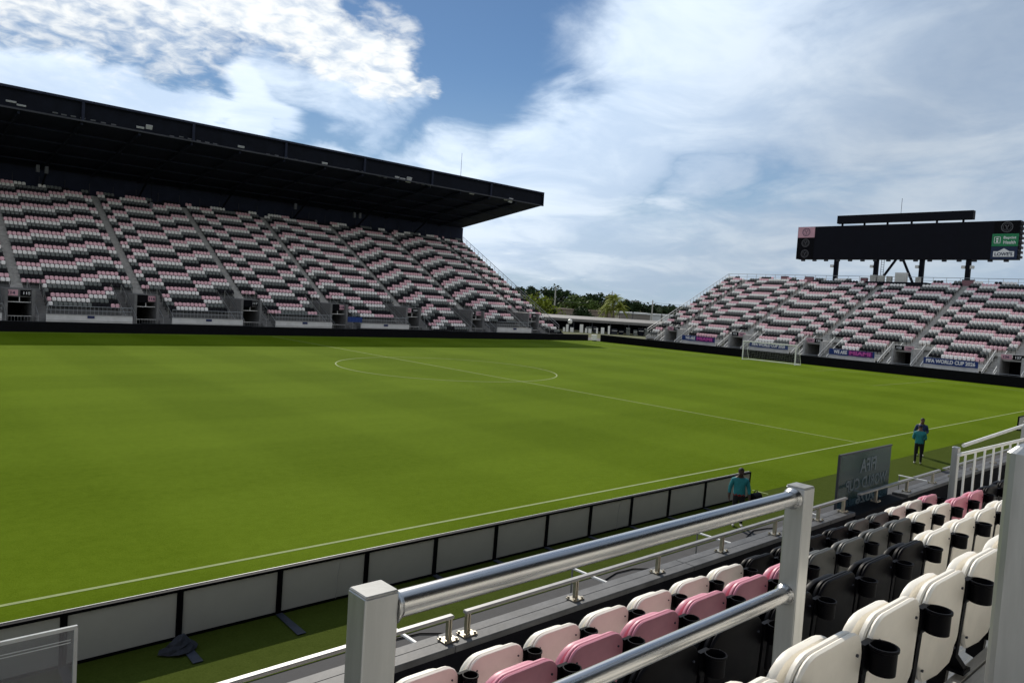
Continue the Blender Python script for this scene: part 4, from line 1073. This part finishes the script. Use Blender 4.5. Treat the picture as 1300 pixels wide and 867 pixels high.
yc, zc = YRR+1.78, ZB+h3/2-0.05
pts = [(1.35, -0.52), (1.35, 0.28), (0.75, 0.28), (0.0, 0.72), (-0.75, 0.28), (-1.35, 0.28), (-1.35, -0.52)]
b = MB(); b.prism(pts, lambda p, k: lc((SX-0.052-0.012*k, yc+p[0], zc+p[1]), o), 1); b.build('emblem', LETTER, pp)
text("LOWE'S", 0.7, 'lettering', NAVYP, pp, lc((SX-0.07, yc, zc-0.12), o), FACE_W, 0.02, 2.3, 0.004, height=0.52)
# equipment platform below the scoreboard
pf = empty('equipment_platform', (88.2, -1.7, 12.6), 'dark platform with grey equipment cabinets under the scoreboard', 'platform')
b = MB(); b.b2((-0.9, -4.6, -0.35), (1.2, 4.7, 0.15)); b.build('deck', DARK, pf)
for y0, y1, h in ((4.4, 3.4, 1.1), (3.2, 2.2, 1.05), (2.9+0.0-1.1, 1.0, 0.95), (0.5, -1.3, 1.55), (-2.6, -3.3, 0.9)):
    b = MB(); b.bbox((0.3, (y0+y1)/2, 0.15+h/2), (0.8, abs(y0-y1)-0.08, h), 0.04); 
    for q in range(4): b.b2((-0.125, y1+0.12, 0.3+q*h/5), (-0.105, y0-0.12, 0.36+q*h/5))
    b.build('cabinet', LTGREY if h > 1.2 else DECK, pf)
for lab, y, w in (('left', 13.4, 1.4), ('middle', 3.9, 1.0), ('right', -11.6, 1.6), ('far left', 18.0, 1.2)):
    r = empty('equipment_crate', (89.0, y, zTn), f'dark pink and black crate on the top walkway of the open stand, {lab} one', 'crate', 'crates on the top walkway')
    b = MB(); b.bbox((0, 0, 0.45), (0.7, w, 0.9), 0.03); b.build('body', mat('dull_pink_crate', (0.25, 0.13, 0.15), 0.7), r)
    b = MB(); b.bbox((0, 0, 0.95), (0.74, w+0.04, 0.1), 0.03); b.build('lid', DARK2, r)

# ------------------------------------------------------------------ beyond the corner: canopy, buildings, poles, trees
def far(px, depth, z=0.0):
    d = FW + RT*((px-650)/946.01); d = d/ (d.x*FW.x+d.y*FW.y) if False else d
    dd = Vector((d.x, d.y, 0)); p = CAM+dd*depth; return Vector((p.x, p.y, z))
cn = empty('canopy', far(760, 168), 'long low grey roofed canopy on posts between the two stands', 'canopy')
a, b_ = far(600, 168), far(875, 168); dv = (b_-a).normalized(); nvv = Vector((-dv.y, dv.x, 0)); ang = math.atan2(dv.y, dv.x)
cn.rotation_euler = (0, 0, ang); ln = (b_-a).length
b = MB(); b.prism([(-3.2, 2.55), (-3.2, 2.75), (3.0, 3.35), (3.0, 3.1)], lambda p, k: (-ln/2+ln*k, p[0], p[1]), 1); b.build('roof', ROOFG, cn)
b = MB(); b.b2((-ln/2, -3.3, 2.2), (ln/2, -3.21, 2.78)); b.build('fascia', ROOFG, cn)
for k in range(12):
    x = -ln/2+ln*(k+0.5)/12
    b = MB(); b.b2((x-0.1, -2.9, 0), (x+0.1, -2.7, 2.55)); b.b2((x-0.1, 2.5, 0), (x+0.1, 2.7, 3.05)); b.build('post', DARK2, cn)
b = MB(); b.b2((-ln/2, 3.05, 0), (ln/2, 3.2, 3.0)); b.build('back_wall', DARK, cn)
# pallets / white things stored in front of the canopy
cnm = Matrix.Translation(cn.location) @ Matrix.Rotation(ang, 4, 'Z')
wpx = [715, 719, 725, 737, 743, 748, 757, 764, 772]
for k, px in enumerate(wpx):
    p = far(px, 160)
    r = empty('folded_screen', p, f'white upright panel leaning below the canopy between the stands, {ORD[k+1]} from the left', 'panel', 'white panels below the canopy', ang)
    h = random.uniform(0.9, 2.0); w = random.uniform(0.3, 0.75)
    b = MB(); b.box((0, 0, h/2), (w, 0.08, h), 0, -0.12); b.build('sheet', WPAINT, r)
    b = MB(); b.bar((0, 0.5, 0), (0, 0.05, h*0.8), 0.06); b.build('prop', DARK2, r)
p = far(722, 162); r = empty('camera_cover', p+Vector((0, 0, 0)), 'white covered camera on a tripod below the canopy', 'camera')
b = MB(); b.tube([(0, 0, 1.7), (0, 0, 2.0), (0, 0, 2.5), (0, 0, 2.7)], [0.3, 0.5, 0.45, 0.15], 8); b.build('cover', WPAINT, r)
b = MB(); [b.tube([(0, 0, 1.7), (0.5*cos(q), 0.5*sin(q), 0)], 0.04, 4) for q in (0, 2.1, 4.2)]; b.build('leg', DARK2, r)
for k in range(10):
    px = 748+k*8.2+random.uniform(-2, 2); p = far(px, 163)
    r = empty('flight_case', p, f'dark flight case stored below the canopy, {ORD[k+1]} from the left', 'case', 'cases stored below the canopy', ang)
    w, h = random.uniform(0.7, 1.2), random.uniform(0.8, 1.6)
    b = MB(); b.bbox((0, 0, h/2), (w, 0.8, h), 0.05); b.build('body', random.choice([DARK, CLOTH, FGREY]), r)
    b = MB(); b.b2((-w/2+0.02, -0.42, h*0.62), (w/2-0.02, -0.402, h*0.7)); b.build('trim', random.choice([LTGREY, DARK2, WPAINT]), r)
def bld(px0, px1, depth, h, m, rm, lab, thick=12, roofh=0.0):
    a, b_ = far(px0, depth), far(px1, depth); dv = (b_-a).normalized(); ang = math.atan2(dv.y, dv.x); ln = (b_-a).length
    r = empty('warehouse', (a+b_)/2, lab, 'building', None, ang)
    b = MB(); b.b2((-ln/2, 0, 0), (ln/2, thick, h)); b.build('wall', m, r)
    b = MB(); b.b2((-ln/2-0.3, -0.3, h), (ln/2+0.3, thick+0.3, h+0.45+roofh)); b.build('roof', rm, r)
    for k in range(max(2, int(ln/9))):
        x = -ln/2+ (k+0.5)*ln/max(2, int(ln/9)); q = MB(); q.b2((x-1.2, -0.06, 0), (x+1.2, -0.002, min(3.4, h*0.7))); q.build('door', m, r)
WROOF = mat('pale_metal_roof', (0.62, 0.64, 0.66), 0.5, var=0.06, scale=0.3)
bld(648, 790, 250, 3.9, TANW, mat('tan_roof', (0.25, 0.20, 0.165), 0.8, var=0.1, scale=0.3), 'long low tan building behind the corner canopy')
bld(785, 823, 235, 4.1, mat('grey_brown_wall', (0.20, 0.185, 0.17), 0.8, var=0.08, scale=0.3), WROOF, 'grey brown shed with pale roof edge right of the palms')
bld(823, 900, 238, 4.0, WROOF, WROOF, 'white walled building behind the end of the open stand')
def upole(px, depth, h, lab, arm=True):
    p = far(px, depth); r = empty('utility_pole', p, lab, 'pole', 'utility poles beyond the corner')
    b = MB(); b.tube([(0, 0, 0), (0, 0, h)], [0.24, 0.16], 8); b.build('shaft', CONC, r)
    if arm:
        b = MB(); b.bar((-1.1*dv.x, -1.1*dv.y, h-0.9), (1.1*dv.x, 1.1*dv.y, h-0.9), 0.14); b.build('crossarm', CONC, r)
    return p+Vector((0, 0, h-0.6))
q1 = upole(701, 215, 10.6, 'pale utility pole beside the yellow green tree', False)
q2 = upole(773, 300, 12.2, 'thin utility pole behind the palm trees')
q3 = upole(825, 220, 8.6, 'pale utility pole in front of the white building', False)
q0 = upole(560, 320, 14, 'utility pole hidden partly by the covered stand')
q4 = upole(905, 230, 9.5, 'utility pole behind the open stand corner')
def wire(a, b_, sag, lab):
    pts = [a.lerp(b_, t)-Vector((0, 0, sag*4*t*(1-t))) for t in np.linspace(0, 1, 14)]
    w = MB(); w.tube(pts, 0.035, 4); tag(w.build('power_line', DARK2), lab, 'wire', 'power lines beyond the corner')
wire(q0, q1-Vector((0, 0, 3.2)), 0.6, 'power line from the covered stand to the pale pole')
wire(q1-Vector((0, 0, 3.2)), q2-Vector((0, 0, 3)), 1.0, 'power line between the pale pole and the palms')
wire(q2, q3, 1.3, 'power line sagging between the palms and the white building')
wire(q3, q4, 0.7, 'power line running right toward the open stand')

def tree(px, depth, h, w, m, lab, n=900, leaf=0.55, name='broadleaf_tree', low=0.15, seed=0):
    rs = np.random.default_rng(seed+int(px*7)); p = far(px, depth)
    r = empty(name, p, lab, 'tree', 'trees beyond the corner')
    b = MB(); b.tube([(0, 0, 0), (0.1, 0.05, h*0.3), (0.05, 0.1, h*0.65)], [0.03*h, 0.022*h, 0.008*h], 7)
    for k in range(6):
        a = k*1.05+rs.uniform(0, .6); hh = h*rs.uniform(0.25, 0.5)
        b.tube([(0.05, 0.05, hh), (w*0.22*cos(a), w*0.22*sin(a), hh+h*0.16), (w*0.36*cos(a), w*0.36*sin(a), hh+h*0.3)], [0.014*h, 0.008*h, 0.004*h], 5)
    b.build('trunk', BARK, r)
    nc = 22; cl = []
    for k in range(nc):
        a = rs.uniform(0, 2*pi); rr = sqrt(rs.uniform(0, 1))*w*0.42; t = rs.uniform(low, 1)
        wz = 1.0-0.75*max(0, (t-0.45)/0.55)**1.5
        cl.append((rr*cos(a)*wz, rr*sin(a)*wz, h*(0.12+0.78*t), w*rs.uniform(0.13, 0.24)))
    vs = []; fs = []
    for k in range(n):
        c = cl[rs.integers(nc)]; d = rs.normal(size=3); d /= np.linalg.norm(d); rad = c[3]*rs.uniform(0.55, 1.1)
        q = np.array(c[:3])+d*rad*np.array([1, 1, 0.75]); q[2] = max(q[2], 0.3)
        u = rs.normal(size=3); u /= np.linalg.norm(u); v = np.cross(u, d+rs.normal(size=3)*0.4); v /= max(np.linalg.norm(v), 1e-6)
        s = leaf*rs.uniform(0.6, 1.3); i0 = len(vs)
        vs += [tuple(q-u*s*0.5), tuple(q+v*s*0.32), tuple(q+u*s*0.5), tuple(q-v*s*0.32)]; fs.append((i0, i0+1, i0+2, i0+3))
    b = MB(); b.add(vs, fs); b.build('crown', m, r, fix=False)
tr = [(655, 330, 11.5, 9, LEAF_D, 'dark tree showing just above the covered stand end'), (668, 335, 12.5, 9, LEAF_D, 'dark ragged tree left of the pale pole'), (684, 320, 12.4, 11, LEAF_D, 'tall dark tree behind the yellow green tree'), (698, 315, 12.6, 11, LEAF_D, 'tallest dark tree right behind the pale pole'),
      (712, 325, 11.2, 9, LEAF_D, 'dark tree just right of the pale pole'), (724, 330, 9.6, 10, LEAF_D, 'lower dark tree in the dip of the tree line'), (736, 330, 9.8, 9, LEAF_D, 'dark tree left of the rounded group'), (746, 325, 11.0, 9, LEAF_D, 'rounded dark tree left of the palms'), (758, 322, 11.6, 9, LEAF_D, 'dark rounded tree behind the palms'), (768, 322, 11.3, 8, LEAF_D, 'dark tree directly behind the tallest palm'),
      (790, 340, 8.6, 9, LEAF_D, 'low dark tree right of the palms'), (803, 340, 8.2, 10, LEAF_D, 'low dark tree above the shed roof'), (816, 345, 8.3, 10, LEAF_D, 'low dark tree left of the right pole'), (832, 345, 8.0, 10, LEAF_D, 'low dark tree right of the right pole'), (848, 345, 7.6, 10, LEAF_D, 'low dark tree beside the open stand railing'), (866, 345, 7.0, 10, LEAF_D, 'dark tree mostly hidden by the open stand'),
      (640, 330, 11.0, 9, LEAF_D, 'dark tree hidden behind the covered stand end'),
      (677, 205, 7.4, 10.5, LEAF_Y, 'bright yellow green tree beside the covered stand end'), (693, 208, 5.4, 4, LEAF_D, 'dark bush behind the pale pole'), (737, 215, 4.6, 6.0, LEAF_D, 'round dark shrub in front of the tan building'), (730, 260, 7.2, 13, LEAF_M, 'broad mid green tree above the tan building'), (715, 265, 6.6, 9, LEAF_M, 'mid green tree left above the tan roof'), (750, 262, 7.4, 10, LEAF_M, 'mid green tree just left of the palms')]
for k, (px, dep, h, w, m, lab) in enumerate(tr): tree(px, dep, h*1.04, w*1.25, m, lab, 1700, 0.75 if dep < 230 else 1.15, seed=k, low=0.0)
def palm(px, depth, h, fl, lab, nf=26, m=PALM):
    p = far(px, depth); r = empty('palm_tree', p, lab, 'tree', 'palm trees beyond the corner'); rs = random.Random(int(px))
    b = MB(); b.tube([(0, 0, 0), (0.1, 0.05, h*0.5), (0.05, 0, h)], [0.2, 0.15, 0.12], 7); b.build('trunk', BARK, r)
    b = MB()
    for k in range(nf):
        a = k*2.4+rs.uniform(-.2, .2); el = rs.uniform(-0.45, 1.25); L_ = fl*rs.uniform(0.8, 1.1); pts = []
        for t in np.linspace(0, 1, 7):
            e = el-1.5*t*t*0.8; 
            pts.append(Vector((cos(a)*cos(el)*L_*t, sin(a)*cos(el)*L_*t, h+sin(el)*L_*t-1.1*L_*0.55*t*t)))
        side = Vector((-sin(a), cos(a), 0))
        for i in range(6):
            p0, p1 = pts[i], pts[i+1]; w = fl*0.13*(1-i/7)
            for s in (1, -1):
                for u in (0.15, 0.65):
                    q0 = p0.lerp(p1, u); q1_ = p0.lerp(p1, u+0.35); tip = q1_+side*s*w*2.2+Vector((0, 0, -w*rs.uniform(0.4, 1.3)))
                    b.add([q0, q1_, tip], [(0, 1, 2)])
    b.build('crown', m, r, fix=False)
palm(776, 205, 7.9, 4.2, 'tall bushy palm left of the shed', 44); palm(769, 208, 5.4, 3.4, 'shorter palm close beside the tall palm', 34); palm(784, 207, 6.0, 3.5, 'palm on the right of the group of palms', 34)
palm(762, 200, 2.6, 2.6, 'low spreading palm in front of the tan building', 26); palm(838, 225, 6.4, 2.2, 'single small palm above the white building', 24, LEAF_D)
# low shrubs at the back of the canopy
for k, px in enumerate((800, 812, 820, 835)):
    tree(px, 195, 1.7, 3.0, LEAF_M, f'low bush behind the canopy roof, {ORD[k+1]} from the left', 260, 0.4, 'bush', 0.0, k)
for k, px in enumerate((801, 837, 848)):
    p = far(px, 178); r = empty('sign_post', p, f'thin dark post behind the canopy, {ORD[k+1]} from the left', 'post', 'thin posts behind the canopy')
    b = MB(); b.tube([(0, 0, 0), (0, 0, 4.9)], 0.07, 6); b.build('shaft', DARK2, r)
    b = MB(); b.box((0, 0, 4.95), (0.3, 0.3, 0.1)); b.build('post_top', DARK2, r)

# ------------------------------------------------------------------ people
SKIN = mat('dark_skin', (0.07, 0.042, 0.03), 0.55, var=0.15, scale=20); SKIN2 = mat('brown_skin', (0.16, 0.09, 0.06), 0.55, var=0.15, scale=20)
TEAL = mat('teal_shirt', (0.022, 0.21, 0.23), 0.75, var=0.18, scale=14, bump=0.5, bscale=14, stretch=(1.6, 1.6, 0.6)); NAVYS = mat('navy_shirt', (0.018, 0.035, 0.10), 0.75, var=0.2, scale=14, bump=0.4, bscale=14)
TROUS = mat('black_trousers', (0.012, 0.012, 0.014), 0.8, var=0.25, scale=12, bump=0.4, bscale=12); SHOE = mat('pale_shoes', (0.62, 0.60, 0.56), 0.6, var=0.1); DSHOE = mat('dark_shoes', (0.02, 0.02, 0.02), 0.6)
HAIR = mat('black_hair', (0.008, 0.007, 0.007), 0.7, var=0.3, scale=40, bump=0.5, bscale=80); NCAP = mat('navy_cap', (0.012, 0.02, 0.07), 0.7, var=0.2)
def person(loc, rz, H, lab, top, skin, shoe, arms, head=(0.0, 0.0), cap=None, waist=None, stance=0.11):
    """local +y is the way the person faces"""
    s = H/1.78
    r = empty('person', loc, lab, 'person', None, rz)
    verts = []; rad = []; edges = []
    def V_(p, rr, par=None):
        verts.append(tuple(np.array(p)*s)); rad.append((rr if isinstance(rr, tuple) else (rr, rr))); i = len(verts)-1
        if par is not None: edges.append((par, i))
        return i
    pel = V_((0, 0, 0.93), (0.180, 0.125))
    w_ = V_((0, 0.0, 1.07), (0.185, 0.130), pel); ch = V_((0, -0.01, 1.25), (0.190, 0.132), w_); sh = V_((0, -0.015, 1.40), (0.178, 0.108), ch)
    nk = V_((0, 0.0, 1.50), 0.062, sh); hx, hy = head
    jw = V_((hx*0.5, 0.035+hy*0.5, 1.575), (0.072, 0.082), nk); hd = V_((hx, 0.02+hy, 1.665), (0.082, 0.102), jw); V_((hx, 0.0+hy, 1.735), (0.055, 0.07), hd)
    nose = V_((hx, 0.128+hy, 1.625), 0.014, jw)
    for sx in (-1, 1): V_((hx+sx*0.085, 0.01+hy, 1.64), 0.016, hd)
    for sx in (-1, 1):
        hp = V_((sx*0.095, 0, 0.86), 0.098, pel); kn = V_((sx*(0.10+stance*0.1), 0.02, 0.49), 0.067, hp); an = V_((sx*(0.08+stance*0.3), -0.01, 0.10), 0.048, kn)
        hl = V_((sx*(0.08+stance*0.3), -0.035, 0.045), 0.042, an); V_((sx*(0.095+stance*0.34), 0.16, 0.035), (0.045, 0.032), hl)
    for sx in (-1, 1):
        el, wr, hn = arms[0 if sx < 0 else 1]
        s0 = V_((sx*0.195, -0.012, 1.385), 0.075, sh); e = V_((sx*el[0], el[1], el[2]), 0.062, s0); w = V_((sx*wr[0], wr[1], wr[2]), 0.036, e)
        dirn = np.array([sx*hn[0]-sx*wr[0], hn[1]-wr[1], hn[2]-wr[2]]); dirn = dirn/np.linalg.norm(dirn)
        ax = np.array([0.0, 1.0, 0.0]); ax = ax-dirn*ax.dot(dirn); ax = ax/max(np.linalg.norm(ax), 1e-6)
        base = np.array([sx*wr[0], wr[1], wr[2]]); pm = V_(base+dirn*0.06, (0.036, 0.022), w)
        pn = np.cross(dirn, ax)
        for q, lf in ((-0.028, 0.075), (-0.009, 0.088), (0.010, 0.083), (0.028, 0.066)):
            f1 = V_(base+dirn*0.10+ax*q, 0.010, pm); V_(base+dirn*(0.10+lf*0.9)+ax*q+pn*(-sx)*0.022, 0.0085, f1)
        t1 = V_(base+dirn*0.055+ax*0.045, 0.011, pm); V_(base+dirn*0.10+ax*0.062, 0.009, t1)
    me = bpy.data.meshes.new('body'); me.from_pydata(verts, edges, [])
    ob = bpy.data.objects.new('body', me); COL.objects.link(ob)
    md = ob.modifiers.new('skin', 'SKIN'); md.use_smooth_shade = True
    sk = me.skin_vertices[0].data
    for i, q in enumerate(rad): sk[i].radius = (q[0]*s, q[1]*s); sk[i].use_root = (i == 0)
    sb_ = ob.modifiers.new('sub', 'SUBSURF'); sb_.levels = 2; sb_.render_levels = 2
    bpy.context.view_layer.update()
    dg = bpy.context.evaluated_depsgraph_get(); m2 = bpy.data.meshes.new_from_object(ob.evaluated_get(dg)); m2.name = 'body'
    bpy.data.objects.remove(ob)
    for m in (skin, top, TROUS, shoe, waist or top): m2.materials.append(m)
    idx = []
    for p in m2.polygons:
        c = np.array(p.center)/s; i = 0
        if c[2] < 0.085: i = 3
        elif c[2] < 0.93 and abs(c[0]) < 0.23 and c[1] < 0.17 and not (abs(c[0]) > 0.19 and c[2] > 0.6): i = 2
        elif c[2] < 1.47 and not (c[2] < 1.0 and abs(c[0]) > 0.2): i = 1
        if i == 1 and c[2] < 0.97 and abs(c[0]) < 0.2: i = 4
        # bare hands
        for sx in (-1, 1):
            wr = arms[0 if sx < 0 else 1][1]; hn = arms[0 if sx < 0 else 1][2]
            W0 = np.array([sx*wr[0], wr[1], wr[2]]); D = np.array([sx*hn[0], hn[1], hn[2]])-W0; D /= np.linalg.norm(D); tt = (c-W0).dot(D)
            if -0.01 < tt < 0.28 and np.linalg.norm(c-W0-D*tt) < 0.085: i = 0
        idx.append(i)
    m2.polygons.foreach_set('material_index', idx); m2.polygons.foreach_set('use_smooth', [True]*len(idx))
    bo = bpy.data.objects.new('body', m2); COL.objects.link(bo); bo.parent = r
    # hair or cap : a fitted shell
    b = MB(); n = 14; rows = 6; c0 = Vector((hx, 0.005+hy, 1.665))*s; vs = []
    for i in range(rows+1):
        t = i/rows*1.50
        for k in range(n):
            a = 2*pi*k/n; front_ = max(0, sin(a)); tt = t*(1-0.30*front_)
            vs.append(c0+Vector((0.093*sin(tt)*cos(a), 0.113*sin(tt)*sin(a), 0.112*cos(tt)))*s)
    fs = [(i*n+k, i*n+(k+1) % n, (i+1)*n+(k+1) % n, (i+1)*n+k) for i in range(rows) for k in range(n)]
    b.add(vs, fs, True); b.build('cap' if cap else 'hair', cap or HAIR, r)
    if cap:
        b = MB(); pts = [(0.07*cos(a), 0.085+0.085*sin(a)) for a in np.linspace(0, pi, 9)]
        b.prism(pts, lambda p, k: (c0+Vector((p[0], p[1], 0.03+0.006*k-0.12*max(0, p[1]-0.085)))*s), 1); b.build('cap_brim', cap, r)
    for sx in (-1, 1):
        b = MB(); b.box((c0+Vector((sx*0.032, 0.098, -0.022))*s), (0.022*s, 0.012*s, 0.010*s)); b.build('eye', DSHOE, r)
    b = MB(); b.box((c0+Vector((0, 0.088, -0.092))*s), (0.042*s, 0.012*s, 0.009*s)); b.build('mouth', mat('lips', (0.10, 0.045, 0.04), 0.6), r)
    return r
down = ((0.275, -0.02, 1.12), (0.295, 0.05, 0.88), (0.285, 0.075, 0.76))
hands_fwd = ((0.25, 0.02, 1.12), (0.13, 0.25, 1.10), (0.05, 0.33, 1.13))
back = math.atan2(CAM.y+37.8, CAM.x+2.8)+pi/2      # rotation for a back turned to the stand
person((-2.85, -37.75, 0.0), back+0.05, 1.74, 'person in teal top, dark trousers and navy cap, back turned, nearer of the pair', TEAL, SKIN2, SHOE, (hands_fwd, hands_fwd), (0.0, 0.05), NCAP)
person((-0.62, -37.05, 0.0), back+pi+0.15, 1.78, 'person in navy top standing just behind the teal jacket by the touchline', NAVYS, SKIN2, SHOE, (hands_fwd, down), (0.0, 0.05))
f0 = math.atan2(CAM.y+38.4, CAM.x+19.1)-pi/2
person((-18.85, -38.55, 0.0), f0+0.12, 1.70, 'person in loose teal top and black trousers facing the stand beside the last board', TEAL, SKIN, SHOE, (down, down), (0.0, 0.06), None, mat('red_waist', (0.20, 0.02, 0.02), 0.7))
r = empty('kit_bag', (-15.75, -37.35, 0), 'black bag on the turf behind the teal clad person', 'bag')
b = MB(); b.tube([(-0.24, 0, 0.13), (-0.2, 0, 0.14), (0.2, 0, 0.14), (0.24, 0, 0.13)], [0.08, 0.135, 0.135, 0.08], 10); b.build('body', LEDM, r)
b = MB(); b.tube([(-0.13, 0, 0.25), (-0.08, 0, 0.34), (0.08, 0, 0.34), (0.13, 0, 0.25)], 0.014, 6); b.build('handle', LEDM, r)
